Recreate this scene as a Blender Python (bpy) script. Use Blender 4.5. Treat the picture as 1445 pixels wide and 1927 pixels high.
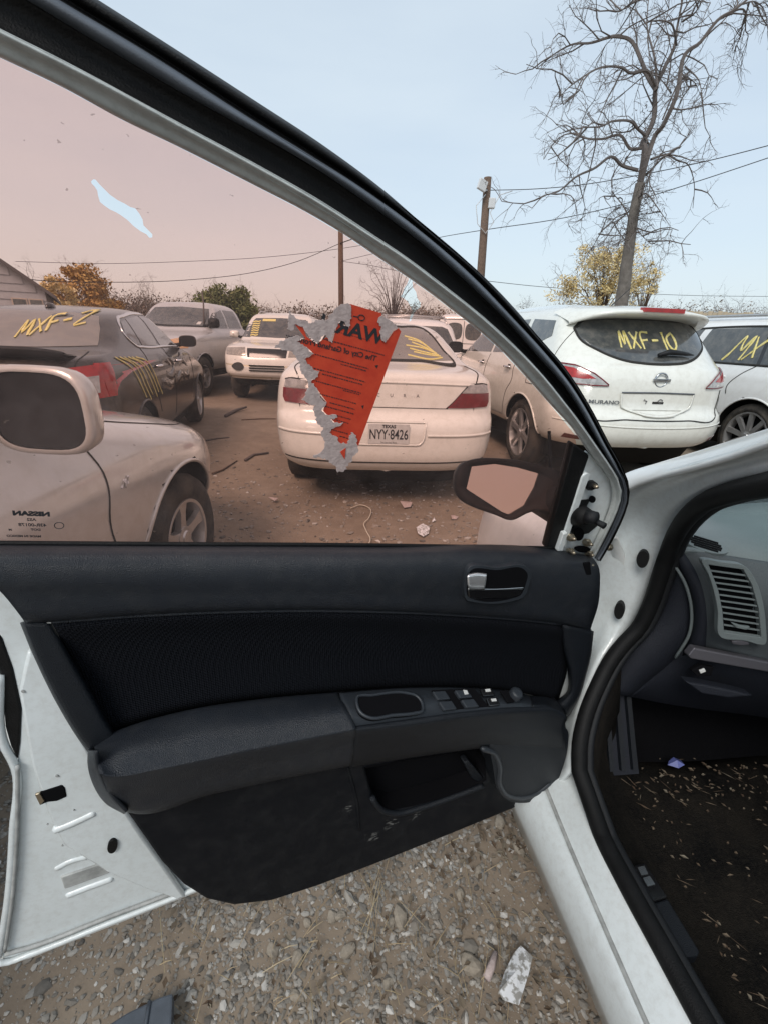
import bpy, bmesh, math, random
import numpy as np
from mathutils import Vector, Matrix
from mathutils.bvhtree import BVHTree
from mathutils.geometry import tessellate_polygon, delaunay_2d_cdt

for o in list(bpy.data.objects): bpy.data.objects.remove(o)
scn = bpy.context.scene
C = scn.collection
random.seed(7); rng = np.random.default_rng(7)

# ------------------------------------------------------------------ camera
F, CX, CY, H = 850.0, 722.5, 963.5, 1.34        # focal length and centre in photo pixels, eye height in metres
PITCH, ROLL = math.atan(335/850), math.atan(.04)
cam_d = bpy.data.cameras.new('camera'); cam = bpy.data.objects.new('camera', cam_d); C.objects.link(cam)
cam_d.sensor_fit = 'VERTICAL'; cam_d.sensor_height = 36; cam_d.lens = F/1927*36
cam_d.clip_start = .02; cam_d.clip_end = 3000
_f = Vector((0, math.cos(PITCH), -math.sin(PITCH))); _u = Vector((0, math.sin(PITCH), math.cos(PITCH))); _r = Vector((1, 0, 0))
_c, _s = math.cos(ROLL), math.sin(ROLL)
_ir = _r*_c + _u*_s; _iu = -_r*_s + _u*_c
cam.matrix_world = Matrix(((_ir.x, _iu.x, -_f.x, 0), (_ir.y, _iu.y, -_f.y, 0), (_ir.z, _iu.z, -_f.z, H), (0, 0, 0, 1)))
scn.camera = cam
scn.render.resolution_x = 767; scn.render.resolution_y = 1024

# ------------------------------------------------------------------ sky, sun, exposure
SUN_EL, SUN_AZ = math.radians(48), math.radians(205)   # azimuth clockwise from +Y: behind the camera
world = bpy.data.worlds.new('World'); scn.world = world; world.use_nodes = True
nt = world.node_tree; nt.nodes.clear()
sky = nt.nodes.new('ShaderNodeTexSky'); sky.sky_type = 'NISHITA'; sky.sun_disc = False
sky.sun_elevation = SUN_EL; sky.sun_rotation = SUN_AZ; sky.air_density = 1.2; sky.dust_density = 2.0; sky.ozone_density = 1.5
bg = nt.nodes.new('ShaderNodeBackground'); bg.inputs[1].default_value = .12
hs = nt.nodes.new('ShaderNodeMixRGB'); hs.inputs[0].default_value = .74; hs.inputs[2].default_value = (4.6, 5.25, 5.75, 1)
tcw = nt.nodes.new('ShaderNodeTexCoord'); mpw = nt.nodes.new('ShaderNodeMapping'); mpw.inputs['Scale'].default_value = (1.2, 1.2, 5)
nzw = nt.nodes.new('ShaderNodeTexNoise'); nzw.inputs['Scale'].default_value = 1.6; nzw.inputs['Detail'].default_value = 5
rw = nt.nodes.new('ShaderNodeMapRange'); rw.inputs[1].default_value = .3; rw.inputs[2].default_value = .7; rw.inputs[3].default_value = .66; rw.inputs[4].default_value = .84
out = nt.nodes.new('ShaderNodeOutputWorld')
nt.links.new(tcw.outputs['Generated'], mpw.inputs[0]); nt.links.new(mpw.outputs[0], nzw.inputs[0]); nt.links.new(nzw.outputs[0], rw.inputs[0])
nt.links.new(rw.outputs[0], hs.inputs[0])
nt.links.new(sky.outputs[0], hs.inputs[1]); nt.links.new(hs.outputs[0], bg.inputs[0]); nt.links.new(bg.outputs[0], out.inputs[0])
sd = bpy.data.lights.new('sun', 'SUN'); sd.energy = 1.5; sd.angle = math.radians(24); sd.color = (1, .96, .9)
sun = bpy.data.objects.new('sun', sd); C.objects.link(sun)
sdir = Vector((math.sin(SUN_AZ)*math.cos(SUN_EL), math.cos(SUN_AZ)*math.cos(SUN_EL), math.sin(SUN_EL)))
sun.rotation_euler = (-sdir).to_track_quat('-Z', 'Y').to_euler()
scn.view_settings.view_transform = 'Standard'; scn.view_settings.look = 'None'
scn.view_settings.exposure = 0.45; scn.view_settings.gamma = 1.0
scn.render.engine = 'CYCLES'
scn.cycles.transparent_max_bounces = 24

# ------------------------------------------------------------------ pixel rays
def ray(px, py):
    a = (px-CX)/F; b = (CY-py)/F
    return _f + _ir*a + _iu*b
CAM = Vector((0, 0, H))
def PY(px, py, Y): d = ray(px, py); return CAM + d*(Y/d.y)
def PZ(px, py, z): d = ray(px, py); return CAM + d*((z-H)/d.z)
def PX(px, py, X): d = ray(px, py); return CAM + d*(X/d.x)
def PN(px, py, p0, n): d = ray(px, py); return CAM + d*((p0-CAM).dot(n)/d.dot(n))

# ------------------------------------------------------------------ materials
M = {}
def nd(t, k, **kw):
    n = t.nodes.new(k)
    for a, v in kw.items(): setattr(n, a, v)
    return n
def mat(name, col, rough=.5, metal=0, bump=0, bscale=200, coat=0, var=0, vscale=8, var_col=None, spec=.5, trans=0, emit=None, island=0, tex='noise', dirt=None, vlo=.35, vhi=.65):
    m = bpy.data.materials.new(name); m.use_nodes = True; t = m.node_tree
    p = t.nodes['Principled BSDF']
    p.inputs['Base Color'].default_value = (*col, 1); p.inputs['Roughness'].default_value = rough; p.inputs['Metallic'].default_value = metal
    p.inputs['Coat Weight'].default_value = coat; p.inputs['Coat Roughness'].default_value = .08
    p.inputs['Specular IOR Level'].default_value = spec
    tc = nd(t, 'ShaderNodeTexCoord')
    src = None
    if var or var_col:
        nz = nd(t, 'ShaderNodeTexNoise'); nz.inputs['Scale'].default_value = vscale; nz.inputs['Detail'].default_value = 8; nz.inputs['Roughness'].default_value = .62
        t.links.new(tc.outputs['Object'], nz.inputs['Vector'])
        mr = nd(t, 'ShaderNodeMapRange'); mr.inputs[1].default_value = vlo; mr.inputs[2].default_value = vhi
        t.links.new(nz.outputs['Fac'], mr.inputs[0])
        mx = nd(t, 'ShaderNodeMixRGB'); mx.inputs[1].default_value = (*col, 1)
        vc = var_col if var_col else tuple(c*(1-var) for c in col)
        mx.inputs[2].default_value = (*vc, 1); t.links.new(mr.outputs[0], mx.inputs[0]); src = mx.outputs[0]
    if dirt:   # second, finer dirt layer: (colour, amount, scale)
        nz = nd(t, 'ShaderNodeTexNoise'); nz.inputs['Scale'].default_value = dirt[2]; nz.inputs['Detail'].default_value = 10; nz.inputs['Roughness'].default_value = .7
        t.links.new(tc.outputs['Object'], nz.inputs['Vector'])
        mr = nd(t, 'ShaderNodeMapRange'); mr.inputs[1].default_value = .45; mr.inputs[2].default_value = .8; mr.inputs[4].default_value = dirt[1]
        t.links.new(nz.outputs['Fac'], mr.inputs[0])
        mx = nd(t, 'ShaderNodeMixRGB'); mx.inputs[1].default_value = (*col, 1); mx.inputs[2].default_value = (*dirt[0], 1)
        if src: t.links.new(src, mx.inputs[1])
        t.links.new(mr.outputs[0], mx.inputs[0]); src = mx.outputs[0]
    if island:
        g = nd(t, 'ShaderNodeNewGeometry')
        cr = nd(t, 'ShaderNodeValToRGB'); el = cr.color_ramp.elements
        cols = island; el[0].color = (*cols[0], 1); el[0].position = 0; el[1].color = (*cols[-1], 1); el[1].position = 1
        for i, cc in enumerate(cols[1:-1]): e = el.new((i+1)/(len(cols)-1)); e.color = (*cc, 1)
        t.links.new(g.outputs['Random Per Island'], cr.inputs[0]); src = cr.outputs[0]
    if src: t.links.new(src, p.inputs['Base Color'])
    if bump:
        b = nd(t, 'ShaderNodeBump'); b.inputs['Strength'].default_value = bump; b.inputs['Distance'].default_value = .004
        if tex == 'noise':
            nz = nd(t, 'ShaderNodeTexNoise'); nz.inputs['Scale'].default_value = bscale; nz.inputs['Detail'].default_value = 6; o_ = nz.outputs['Fac']
        else:
            nz = nd(t, 'ShaderNodeTexVoronoi'); nz.inputs['Scale'].default_value = bscale; o_ = nz.outputs['Distance']
            if tex == 'mesh': nz.inputs['Randomness'].default_value = 0.0
        t.links.new(tc.outputs['Object'], nz.inputs['Vector']); t.links.new(o_, b.inputs['Height']); t.links.new(b.outputs[0], p.inputs['Normal'])
    if trans: p.inputs['Transmission Weight'].default_value = trans
    if emit: p.inputs['Emission Color'].default_value = (*emit, 1); p.inputs['Emission Strength'].default_value = 1
    M[name] = m; return m

DUST = (.36, .31, .24)
mat('white_paint', (.76, .79, .79), .28, coat=.5, var_col=(.74, .745, .73), vscale=2.2, dirt=(DUST, .25, 22))
mat('cream_paint', (.79, .78, .725), .26, coat=.9, var_col=(.76, .745, .69), vscale=1.6, dirt=(DUST, .30, 14))
mat('pearl_paint', (.79, .79, .73), .24, coat=1.0, var_col=(.72, .72, .655), vscale=1.5, dirt=(DUST, .3, 18))
mat('white_suv_paint', (.79, .80, .79), .24, coat=1.0, var_col=(.77, .775, .765), vscale=1.5, dirt=(DUST, .18, 18))
mat('silver_paint', (.60, .59, .57), .28, metal=.35, coat=1.0, var_col=(.54, .53, .51), vscale=2, dirt=(DUST, .3, 16))
mat('dark_paint', (.020, .017, .0175), .22, coat=.35, var_col=(.034, .028, .026), vscale=2.4, dirt=(DUST, .14, 9), spec=.35)
mat('pickup_paint', (.56, .57, .58), .32, metal=.4, coat=.5, dirt=(DUST, .35, 10))
mat('gold_paint', (.55, .49, .36), .35, metal=.3, coat=.4, dirt=(DUST, .4, 12))
mat('jamb_paint', (.70, .745, .755), .34, coat=.4, var_col=(.65, .695, .70), vscale=4, dirt=((.40, .385, .35), .4, 80))
mat('jamb_seam', (.42, .43, .42), .6, var=.4, vscale=40)
mat('frame_paint_shaded', (.50, .53, .52), .45, coat=.15, var_col=(.40, .425, .42), vscale=9, dirt=((.16, .16, .15), .5, 60), bump=.15, bscale=300)  # white body paint with the frame's shade put into its colour
mat('rubber', (.009, .009, .0095), .55, bump=.3, bscale=500, var=.4, vscale=30, spec=0.2)
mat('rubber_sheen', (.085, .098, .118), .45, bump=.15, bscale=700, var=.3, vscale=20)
mat('black_plastic', (.011, .012, .014), .5, bump=.35, bscale=900, spec=0.3)
mat('trim_plastic', (.012, .0145, .019), .42, bump=.4, bscale=850, var=.25, vscale=6, tex='voronoi', spec=0.25)
mat('trim_soft', (.018, .0215, .028), .38, bump=.4, bscale=850, var=.2, vscale=5, tex='voronoi', dirt=((.07, .07, .07), .3, 40), spec=0.32)
mat('trim_lower', (.0065, .0075, .010), .5, bump=.3, bscale=1300, tex='voronoi', dirt=((.045, .045, .045), .3, 24), spec=0.12)
mat('switch_plastic', (.028, .033, .040), .38, bump=.2, bscale=900, var=.2, vscale=12, spec=0.4)
mat('gloss_black', (.008, .008, .009), .12, coat=.5)
mat('recess_black', (.006, .006, .007), .7, spec=0.03)
mat('fabric', (.006, .007, .010), .75, bump=1.0, bscale=330, tex='mesh', spec=0.1)
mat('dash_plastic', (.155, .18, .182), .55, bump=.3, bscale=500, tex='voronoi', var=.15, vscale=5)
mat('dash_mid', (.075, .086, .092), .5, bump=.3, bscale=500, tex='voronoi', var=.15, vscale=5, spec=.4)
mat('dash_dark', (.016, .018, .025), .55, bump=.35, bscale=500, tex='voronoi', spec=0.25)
mat('silver_trim', (.13, .125, .14), .45, metal=.5, bump=.1, bscale=600)
mat('carpet', (.006, .006, .0062), .95, bump=1.0, bscale=420, var_col=(.016, .014, .012), vscale=10, dirt=((.045, .038, .03), .4, 160), spec=0.05)
mat('carpet_shaded', (.006, .006, .007), .95, bump=.8, bscale=500, spec=0.03)  # darker carpet copy; the shade under the dash is put into its colour
mat('satin_chrome', (.80, .81, .83), .22, metal=.75)
mat('chrome', (.75, .76, .78), .1, metal=1)
mat('steel', (.42, .36, .27), .35, metal=.9)
mat('alloy', (.52, .52, .52), .32, metal=.75, dirt=(DUST, .5, 20))
mat('tyre', (.022, .021, .020), .8, bump=.6, bscale=120, var_col=(.075, .066, .055), vscale=9, spec=0.2)
mat('wheel_well', (.010, .010, .010), .9, spec=0.1)
mat('under_dark', (.014, .013, .012), .85, spec=0.1)
mat('cladding', (.045, .046, .046), .65, var=.3, vscale=10)
mat('red_lamp', (.19, .010, .016), .15, coat=.4, var=.4, vscale=30)
mat('red_lamp_bright', (.42, .012, .012), .15, coat=.4, var=.4, vscale=24)
mat('clear_lamp', (.50, .47, .45), .1, coat=1, metal=.35, var=.45, vscale=26)
mat('orange_lamp', (.55, .32, .16), .15, coat=1)
mat('head_lamp', (.45, .42, .37), .12, coat=1, metal=.3, var=.5, vscale=22)
mat('reflector_brown', (.09, .025, .02), .2, coat=1)
mat('yellow_mark', (.70, .56, .10), .75, var_col=(.80, .73, .40), vscale=60, dirt=((.35, .30, .14), .5, 150))
mat('gap', (.03, .029, .027), .8, spec=0.2)
mat('plate', (.62, .62, .60), .4, var=.15, vscale=30)
mat('ink', (.022, .022, .026), .6)
mat('ink_grey', (.16, .15, .15), .6)
mat('badge', (.42, .44, .46), .18, metal=.9)
mat('badge_dark', (.14, .15, .16), .3, metal=.6)
mat('sticker_red', (.62, .066, .026), .55, var_col=(.52, .042, .018), vscale=45)
mat('paper_grey', (.52, .425, .405), .9, var_col=(.38, .30, .285), vscale=140, bump=.25, bscale=260)
mat('paper_white', (.72, .73, .75), .7, var_col=(.30, .29, .27), vscale=60, vlo=.48, vhi=.56)
mat('dirt', (.24, .19, .142), .95, bump=.8, bscale=35, var_col=(.175, .135, .10), vscale=1.1, dirt=((.36, .295, .225), .5, 7))
mat('stone', (.3, .27, .23), .9, island=[(.09, .08, .07), (.205, .185, .158), (.27, .245, .215), (.15, .132, .112), (.36, .335, .30), (.21, .198, .182), (.235, .20, .165), (.52, .50, .47)])
mat('big_stone', (.33, .285, .23), .9, bump=.6, bscale=90, var_col=(.20, .17, .135), vscale=30)
mat('twig', (.30, .22, .13), .85, island=[(.20, .14, .08), (.42, .33, .2), (.30, .22, .14), (.5, .42, .28)])
mat('litter', (.3, .2, .1), .9, island=[(.055, .034, .02), (.10, .07, .045), (.15, .12, .085), (.075, .045, .026), (.21, .185, .14)])
mat('limb_bark', (.135, .117, .11), .9)
mat('bark', (.20, .18, .16), .9, bump=.7, bscale=30, var=.4, vscale=6)
mat('twig_dark', (.105, .088, .084), .9)
mat('brown_wood', (.13, .085, .06), .85, var=.4, vscale=12)
mat('pole_wood', (.16, .105, .075), .85, bump=.4, bscale=60, var=.4, vscale=14)
mat('leaf_yellow', (.5, .36, .1), .7, island=[(.55, .38, .14), (.70, .53, .22), (.62, .50, .26), (.48, .38, .18), (.74, .62, .36)])
mat('leaf_orange', (.4, .22, .06), .75, island=[(.28, .15, .05), (.42, .24, .07), (.50, .33, .10), (.24, .15, .07)])
mat('leaf_green', (.1, .13, .04), .7, island=[(.07, .085, .03), (.12, .15, .05), (.17, .19, .07), (.09, .12, .035)])
mat('scrub', (.13, .09, .07), .9, island=[(.095, .068, .058), (.15, .11, .085), (.19, .15, .12), (.11, .095, .06), (.13, .10, .09)])
mat('siding', (.42, .43, .45), .7, var=.15, vscale=3)
mat('garage_door', (.55, .47, .40), .6, var=.15, vscale=3)
mat('roof_shingle', (.12, .11, .11), .9, bump=.5, bscale=30)
mat('fence_tan', (.52, .44, .32), .8, var=.25, vscale=3)
mat('wire', (.03, .03, .033), .6)
mat('floodlight', (.62, .63, .64), .4)
mat('cord', (.6, .55, .45), .7)
mat('scuff', (.13, .13, .125), .7)
mat('film_edge', (.80, .73, .72), .5)
mat('blue_wrap', (.10, .12, .32), .4)

def glass_mat(name, tint, gloss=.08, dust=0, dcol=(.5, .45, .4), dscale=40):
    m = bpy.data.materials.new(name); m.use_nodes = True; t = m.node_tree; t.nodes.clear()
    o = nd(t, 'ShaderNodeOutputMaterial'); tr = nd(t, 'ShaderNodeBsdfTransparent'); tr.inputs[0].default_value = (*tint, 1)
    gl = nd(t, 'ShaderNodeBsdfGlossy'); gl.inputs['Roughness'].default_value = .02
    lw = nd(t, 'ShaderNodeFresnel'); lw.inputs[0].default_value = 1.4
    ml = nd(t, 'ShaderNodeMath', operation='MULTIPLY'); ml.inputs[1].default_value = gloss
    t.links.new(lw.outputs[0], ml.inputs[0])
    mx = nd(t, 'ShaderNodeMixShader'); t.links.new(ml.outputs[0], mx.inputs[0]); t.links.new(tr.outputs[0], mx.inputs[1]); t.links.new(gl.outputs[0], mx.inputs[2])
    last = mx.outputs[0]
    if dust:
        df = nd(t, 'ShaderNodeBsdfDiffuse'); df.inputs[0].default_value = (*dcol, 1)
        tl = nd(t, 'ShaderNodeBsdfTranslucent'); tl.inputs[0].default_value = (*dcol, 1)
        dm = nd(t, 'ShaderNodeMixShader'); t.links.new(df.outputs[0], dm.inputs[1]); t.links.new(tl.outputs[0], dm.inputs[2])
        tc = nd(t, 'ShaderNodeTexCoord'); nz = nd(t, 'ShaderNodeTexNoise'); nz.inputs['Scale'].default_value = dscale; nz.inputs['Detail'].default_value = 9; nz.inputs['Roughness'].default_value = .7
        t.links.new(tc.outputs['Object'], nz.inputs['Vector'])
        n2 = nd(t, 'ShaderNodeTexNoise'); n2.inputs['Scale'].default_value = 4; n2.inputs['Detail'].default_value = 3; t.links.new(tc.outputs['Object'], n2.inputs['Vector'])
        mu = nd(t, 'ShaderNodeMath', operation='MULTIPLY'); t.links.new(nz.outputs['Fac'], mu.inputs[0]); t.links.new(n2.outputs['Fac'], mu.inputs[1])
        mr = nd(t, 'ShaderNodeMapRange'); mr.inputs[1].default_value = .12; mr.inputs[2].default_value = .45; mr.inputs[3].default_value = dust*.45; mr.inputs[4].default_value = dust*1.7
        t.links.new(mu.outputs[0], mr.inputs[0])
        m2 = nd(t, 'ShaderNodeMixShader'); t.links.new(mr.outputs[0], m2.inputs[0]); t.links.new(last, m2.inputs[1]); t.links.new(dm.outputs[0], m2.inputs[2]); last = m2.outputs[0]
    if name == 'tint_film':      # dirt specks and short scratches
        mp = nd(t, 'ShaderNodeMapping'); mp.inputs['Scale'].default_value = (1, 1, 1.6); mp.inputs['Rotation'].default_value = (.4, .7, .2); t.links.new(tc.outputs['Object'], mp.inputs[0])
        vz = nd(t, 'ShaderNodeTexNoise'); vz.inputs['Scale'].default_value = 120; vz.inputs['Detail'].default_value = 2; t.links.new(mp.outputs[0], vz.inputs['Vector'])
        ms = nd(t, 'ShaderNodeMapRange'); ms.inputs[1].default_value = .735; ms.inputs[2].default_value = .76; ms.inputs[4].default_value = .45; t.links.new(vz.outputs['Fac'], ms.inputs[0])
        dk = nd(t, 'ShaderNodeBsdfDiffuse'); dk.inputs[0].default_value = (.25, .18, .15, 1); m3_ = nd(t, 'ShaderNodeMixShader'); t.links.new(ms.outputs[0], m3_.inputs[0]); t.links.new(last, m3_.inputs[1]); t.links.new(dk.outputs[0], m3_.inputs[2]); last = m3_.outputs[0]
    t.links.new(last, o.inputs[0]); M[name] = m; return m
glass_mat('clear_glass', (.985, .997, .995), .25)
glass_mat('tint_film', (1.0, .675, .58), .1, dust=.045, dcol=(.97, .77, .72))
glass_mat('windscreen', (.80, .90, .88), .9, dust=.04, dcol=(.55, .6, .58))
mat('car_glass', (.034, .040, .044), .06, coat=.6, spec=.6, var_col=(.085, .09, .09), vscale=3, dirt=(DUST, .25, 12))
mat('dusty_glass', (.17, .16, .15), .28, coat=.25, var_col=(.21, .195, .18), vscale=4, dirt=(DUST, .35, 12))
mat('mirror', (.52, .53, .50), .02, metal=1)
mat('mirror_dark', (.022, .022, .024), .2, spec=.35)  # dark reflection put into the base colour of the mirror glass

# ------------------------------------------------------------------ mesh helpers
def link(name, me, m=None, parent=None, smooth=True):
    o = bpy.data.objects.new(name, me); C.objects.link(o)
    if m: me.materials.append(M[m])
    if parent is not None: o.parent = parent
    if smooth and len(me.polygons): me.polygons.foreach_set('use_smooth', [True]*len(me.polygons))
    return o
def mesh(name, vs, fs, m=None, parent=None, smooth=True):
    me = bpy.data.meshes.new(name); me.from_pydata([tuple(v) for v in vs], [], fs); me.validate(); me.update()
    return link(name, me, m, parent, smooth)
def tag(o, label=None, cat=None, group=None, kind=None):
    if label: o['label'] = label
    if cat: o['category'] = cat
    if group: o['group'] = group
    if kind: o['kind'] = kind
    return o
def empty(name, loc=(0, 0, 0), rz=0):
    o = bpy.data.objects.new(name, None); C.objects.link(o); o.location = loc; o.rotation_euler = (0, 0, rz); o.empty_display_size = .1
    return o
def sharp(o, ang=40):
    me = o.data
    bm = bmesh.new(); bm.from_mesh(me); a = math.radians(ang)
    for e in bm.edges:
        if len(e.link_faces) == 2 and e.calc_face_angle(0) > a: e.smooth = False
    bm.to_mesh(me); bm.free(); return o
def bevel(o, w=.004, seg=2, ang=35):
    b = o.modifiers.new('bevel', 'BEVEL'); b.width = w; b.segments = seg; b.limit_method = 'ANGLE'; b.angle_limit = math.radians(ang); b.harden_normals = False
    return o
def solid(o, th=.004, offset=-1):
    s = o.modifiers.new('solid', 'SOLIDIFY'); s.thickness = th; s.offset = offset; return o

def pchip(t, v, q):
    t = np.asarray(t, float); v = np.asarray(v, float); q = np.asarray(q, float)
    if len(t) == 1: return np.full_like(q, v[0])
    h = np.diff(t); h[h == 0] = 1e-9; dl = np.diff(v)/h
    if len(t) == 2: return v[0] + dl[0]*(q-t[0])
    m = np.zeros_like(v)
    for i in range(1, len(t)-1):
        if dl[i-1]*dl[i] > 0:
            w1 = 2*h[i]+h[i-1]; w2 = h[i]+2*h[i-1]; m[i] = (w1+w2)/(w1/dl[i-1]+w2/dl[i])
    m[0] = dl[0]; m[-1] = dl[-1]
    i = np.clip(np.searchsorted(t, q, side='right')-1, 0, len(t)-2)
    s = (q-t[i])/h[i]; h0 = h[i]
    return (2*s**3-3*s**2+1)*v[i] + (s**3-2*s**2+s)*h0*m[i] + (-2*s**3+3*s**2)*v[i+1] + (s**3-s**2)*h0*m[i+1]
def resample(pts, n, smooth=True):
    p = np.array([list(x) for x in pts], float)
    d = np.linalg.norm(np.diff(p[:, :2], axis=0), axis=1); t = np.concatenate([[0], np.cumsum(d)])
    q = np.linspace(0, t[-1], n)
    if not smooth: return np.stack([np.interp(q, t, p[:, k]) for k in range(p.shape[1])], 1)
    # catmull-rom style through chord lengths (finite-difference tangents)
    mt = np.zeros_like(p); dd = np.diff(p, axis=0)/np.maximum(np.diff(t)[:, None], 1e-9)
    mt[0] = dd[0]; mt[-1] = dd[-1]
    for i in range(1, len(p)-1):
        h0, h1 = t[i]-t[i-1], t[i+1]-t[i]; mt[i] = (dd[i-1]*h1+dd[i]*h0)/(h0+h1)
    i = np.clip(np.searchsorted(t, q, side='right')-1, 0, len(t)-2); h = np.maximum(t[i+1]-t[i], 1e-9); s = ((q-t[i])/h)[:, None]; h = h[:, None]
    return (2*s**3-3*s**2+1)*p[i] + (s**3-2*s**2+s)*h*mt[i] + (-2*s**3+3*s**2)*p[i+1] + (s**3-s**2)*h*mt[i+1]
def closed_smooth(pts, n):
    p = list(pts); k = len(p)
    q = resample(p[-3:]+p+p[:4], n*3, True)
    # keep the middle lap
    d = np.array([list(x) for x in p[-3:]+p+p[:4]], float); t = np.concatenate([[0], np.cumsum(np.linalg.norm(np.diff(d[:, :2], axis=0), axis=1))])
    qq = np.linspace(0, t[-1], n*3); m = (qq >= t[3]) & (qq < t[3+k]); return q[m]
def grid(name, rows, m, parent=None, closed=False, smooth=True, face=True):
    n = len(rows[0]); vs = [Vector(p) for r in rows for p in r]; fs = []
    k = n if closed else n-1
    for i in range(len(rows)-1):
        for j in range(k):
            a, b = i*n+j, i*n+(j+1) % n; fs.append((a, b, b+n, a+n))
    if face:   # turn normals to the camera side
        s = 0
        for f in fs[::max(1, len(fs)//60)]:
            a, b, c = vs[f[0]], vs[f[1]], vs[f[2]]; s += (b-a).cross(c-a).normalized().dot((CAM-a).normalized())
        if s < 0: fs = [tuple(reversed(f)) for f in fs]
    return mesh(name, vs, fs, m, parent, smooth)
def tube_data(path, rad, n=8, cap=True):
    path = [Vector(p) for p in path]; rad = rad if hasattr(rad, '__len__') else [rad]*len(path)
    vs, fs = [], []; up = Vector((0, 0, 1)); prev = None
    for i, p in enumerate(path):
        t = (path[min(i+1, len(path)-1)]-path[max(i-1, 0)]).normalized()
        if t.length == 0: t = Vector((0, 0, 1))
        if prev is None: a = t.cross(up if abs(t.z) < .95 else Vector((1, 0, 0))).normalized()
        else: a = (prev-t*prev.dot(t)).normalized()
        prev = a; b = t.cross(a)
        for k in range(n):
            an = 2*math.pi*k/n; vs.append(p+(a*math.cos(an)+b*math.sin(an))*rad[i])
    for i in range(len(path)-1):
        for k in range(n): fs.append((i*n+k, i*n+(k+1) % n, (i+1)*n+(k+1) % n, (i+1)*n+k))
    if cap: fs.append(tuple(reversed(range(n)))); fs.append(tuple(range((len(path)-1)*n, len(path)*n)))
    return vs, fs
def tube(name, path, rad, m, parent=None, n=8):
    vs, fs = tube_data(path, rad, n); return mesh(name, vs, fs, m, parent)
class MB:
    def __init__(s): s.v = []; s.f = []
    def add(s, vs, fs):
        b = len(s.v); s.v += [tuple(v) for v in vs]; s.f += [tuple(b+i for i in f) for f in fs]
    def box(s, a, b):
        (x0, y0, z0), (x1, y1, z1) = a, b
        s.add([(x0,y0,z0),(x1,y0,z0),(x1,y1,z0),(x0,y1,z0),(x0,y0,z1),(x1,y0,z1),(x1,y1,z1),(x0,y1,z1)], [(0,3,2,1),(4,5,6,7),(0,1,5,4),(1,2,6,5),(2,3,7,6),(3,0,4,7)])
    def build(s, name, m, parent=None, smooth=False): return mesh(name, s.v, s.f, m, parent, smooth)
def lathe_data(prof, n=32, ax='x'):
    # prof: (axial, radius)
    vs, fs = [], []
    for a, r in prof:
        for k in range(n):
            t = 2*math.pi*k/n; vs.append((a, r*math.cos(t), r*math.sin(t)) if ax == 'x' else (r*math.cos(t), r*math.sin(t), a))
    for i in range(len(prof)-1):
        for k in range(n): fs.append((i*n+k, i*n+(k+1) % n, (i+1)*n+(k+1) % n, (i+1)*n+k))
    return vs, fs
def _inpoly(pts, x, y):
    c = False; j = len(pts)-1
    for i in range(len(pts)):
        if (pts[i][1] > y) != (pts[j][1] > y) and x < (pts[j][0]-pts[i][0])*(y-pts[i][1])/(pts[j][1]-pts[i][1])+pts[i][0]: c = not c
        j = i
    return c
def prism(name, outer, depth, m, parent=None, holes=(), smooth=False):
    # outer: 3-D points in one plane (list), depth: Vector of the extrusion
    loops = [[Vector(p) for p in l] for l in [outer]+list(holes)]; o0 = loops[0][0]
    nrm = Vector((0, 0, 0)); L0_ = loops[0]
    for i in range(len(L0_)): nrm += (L0_[i]-o0).cross(L0_[(i+1) % len(L0_)]-o0)
    nrm.normalize(); ex_ = nrm.orthogonal().normalized(); ey_ = nrm.cross(ex_)
    l2d = [[((p-o0).dot(ex_), (p-o0).dot(ey_)) for p in l] for l in loops]
    flat = [Vector(p) for l in l2d for p in l]; edges = []; b = 0
    for l in l2d: edges += [(b+i, b+(i+1) % len(l)) for i in range(len(l))]; b += len(l)
    r = delaunay_2d_cdt(flat, edges, [], 0, 1e-7)
    v2 = r[0]; vs = [o0+ex_*v.x+ey_*v.y for v in v2]; n = len(vs); tri = []
    for t in r[2]:
        cx = sum(v2[i].x for i in t)/len(t); cy = sum(v2[i].y for i in t)/len(t)
        if _inpoly(l2d[0], cx, cy) and not any(_inpoly(h, cx, cy) for h in l2d[1:]): tri.append(tuple(t))
    flip = nrm.dot(depth) > 0; fs = []; cnt = {}
    for t in tri:
        a = t if not flip else tuple(reversed(t)); fs.append(a); fs.append(tuple(reversed([i+n for i in a])))
        for k in range(len(a)): e = (a[k], a[(k+1) % len(a)]); cnt[e] = 1
    for (p, q) in cnt:
        if (q, p) not in cnt: fs.append((q, p, p+n, q+n))
    o = mesh(name, vs+[v+depth for v in vs], fs, None, parent, smooth)
    o.data.materials.append(M[m])
    return o
_txt = {}
def text_data(s, size=1, align='CENTER', bold=0):
    cu = bpy.data.curves.new('t', 'FONT'); cu.body = s; cu.size = size; cu.align_x = align; cu.align_y = 'CENTER'; cu.offset = bold; cu.resolution_u = 4
    o = bpy.data.objects.new('t', cu); C.objects.link(o); dg = bpy.context.evaluated_depsgraph_get()
    me = bpy.data.meshes.new_from_object(o.evaluated_get(dg)); vs = [tuple(v.co) for v in me.vertices]; fs = [tuple(p.vertices) for p in me.polygons]
    bpy.data.objects.remove(o); bpy.data.curves.remove(cu); bpy.data.meshes.remove(me)
    return vs, fs
def text_plane(name, s, size, org, ax, ay, m, parent=None, bold=0, sx=1):
    vs, fs = text_data(s, size, bold=bold); org, ax, ay = Vector(org), Vector(ax), Vector(ay)
    return mesh(name, [org+ax*(v[0]*sx)+ay*v[1] for v in vs], fs, m, parent, False)
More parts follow.
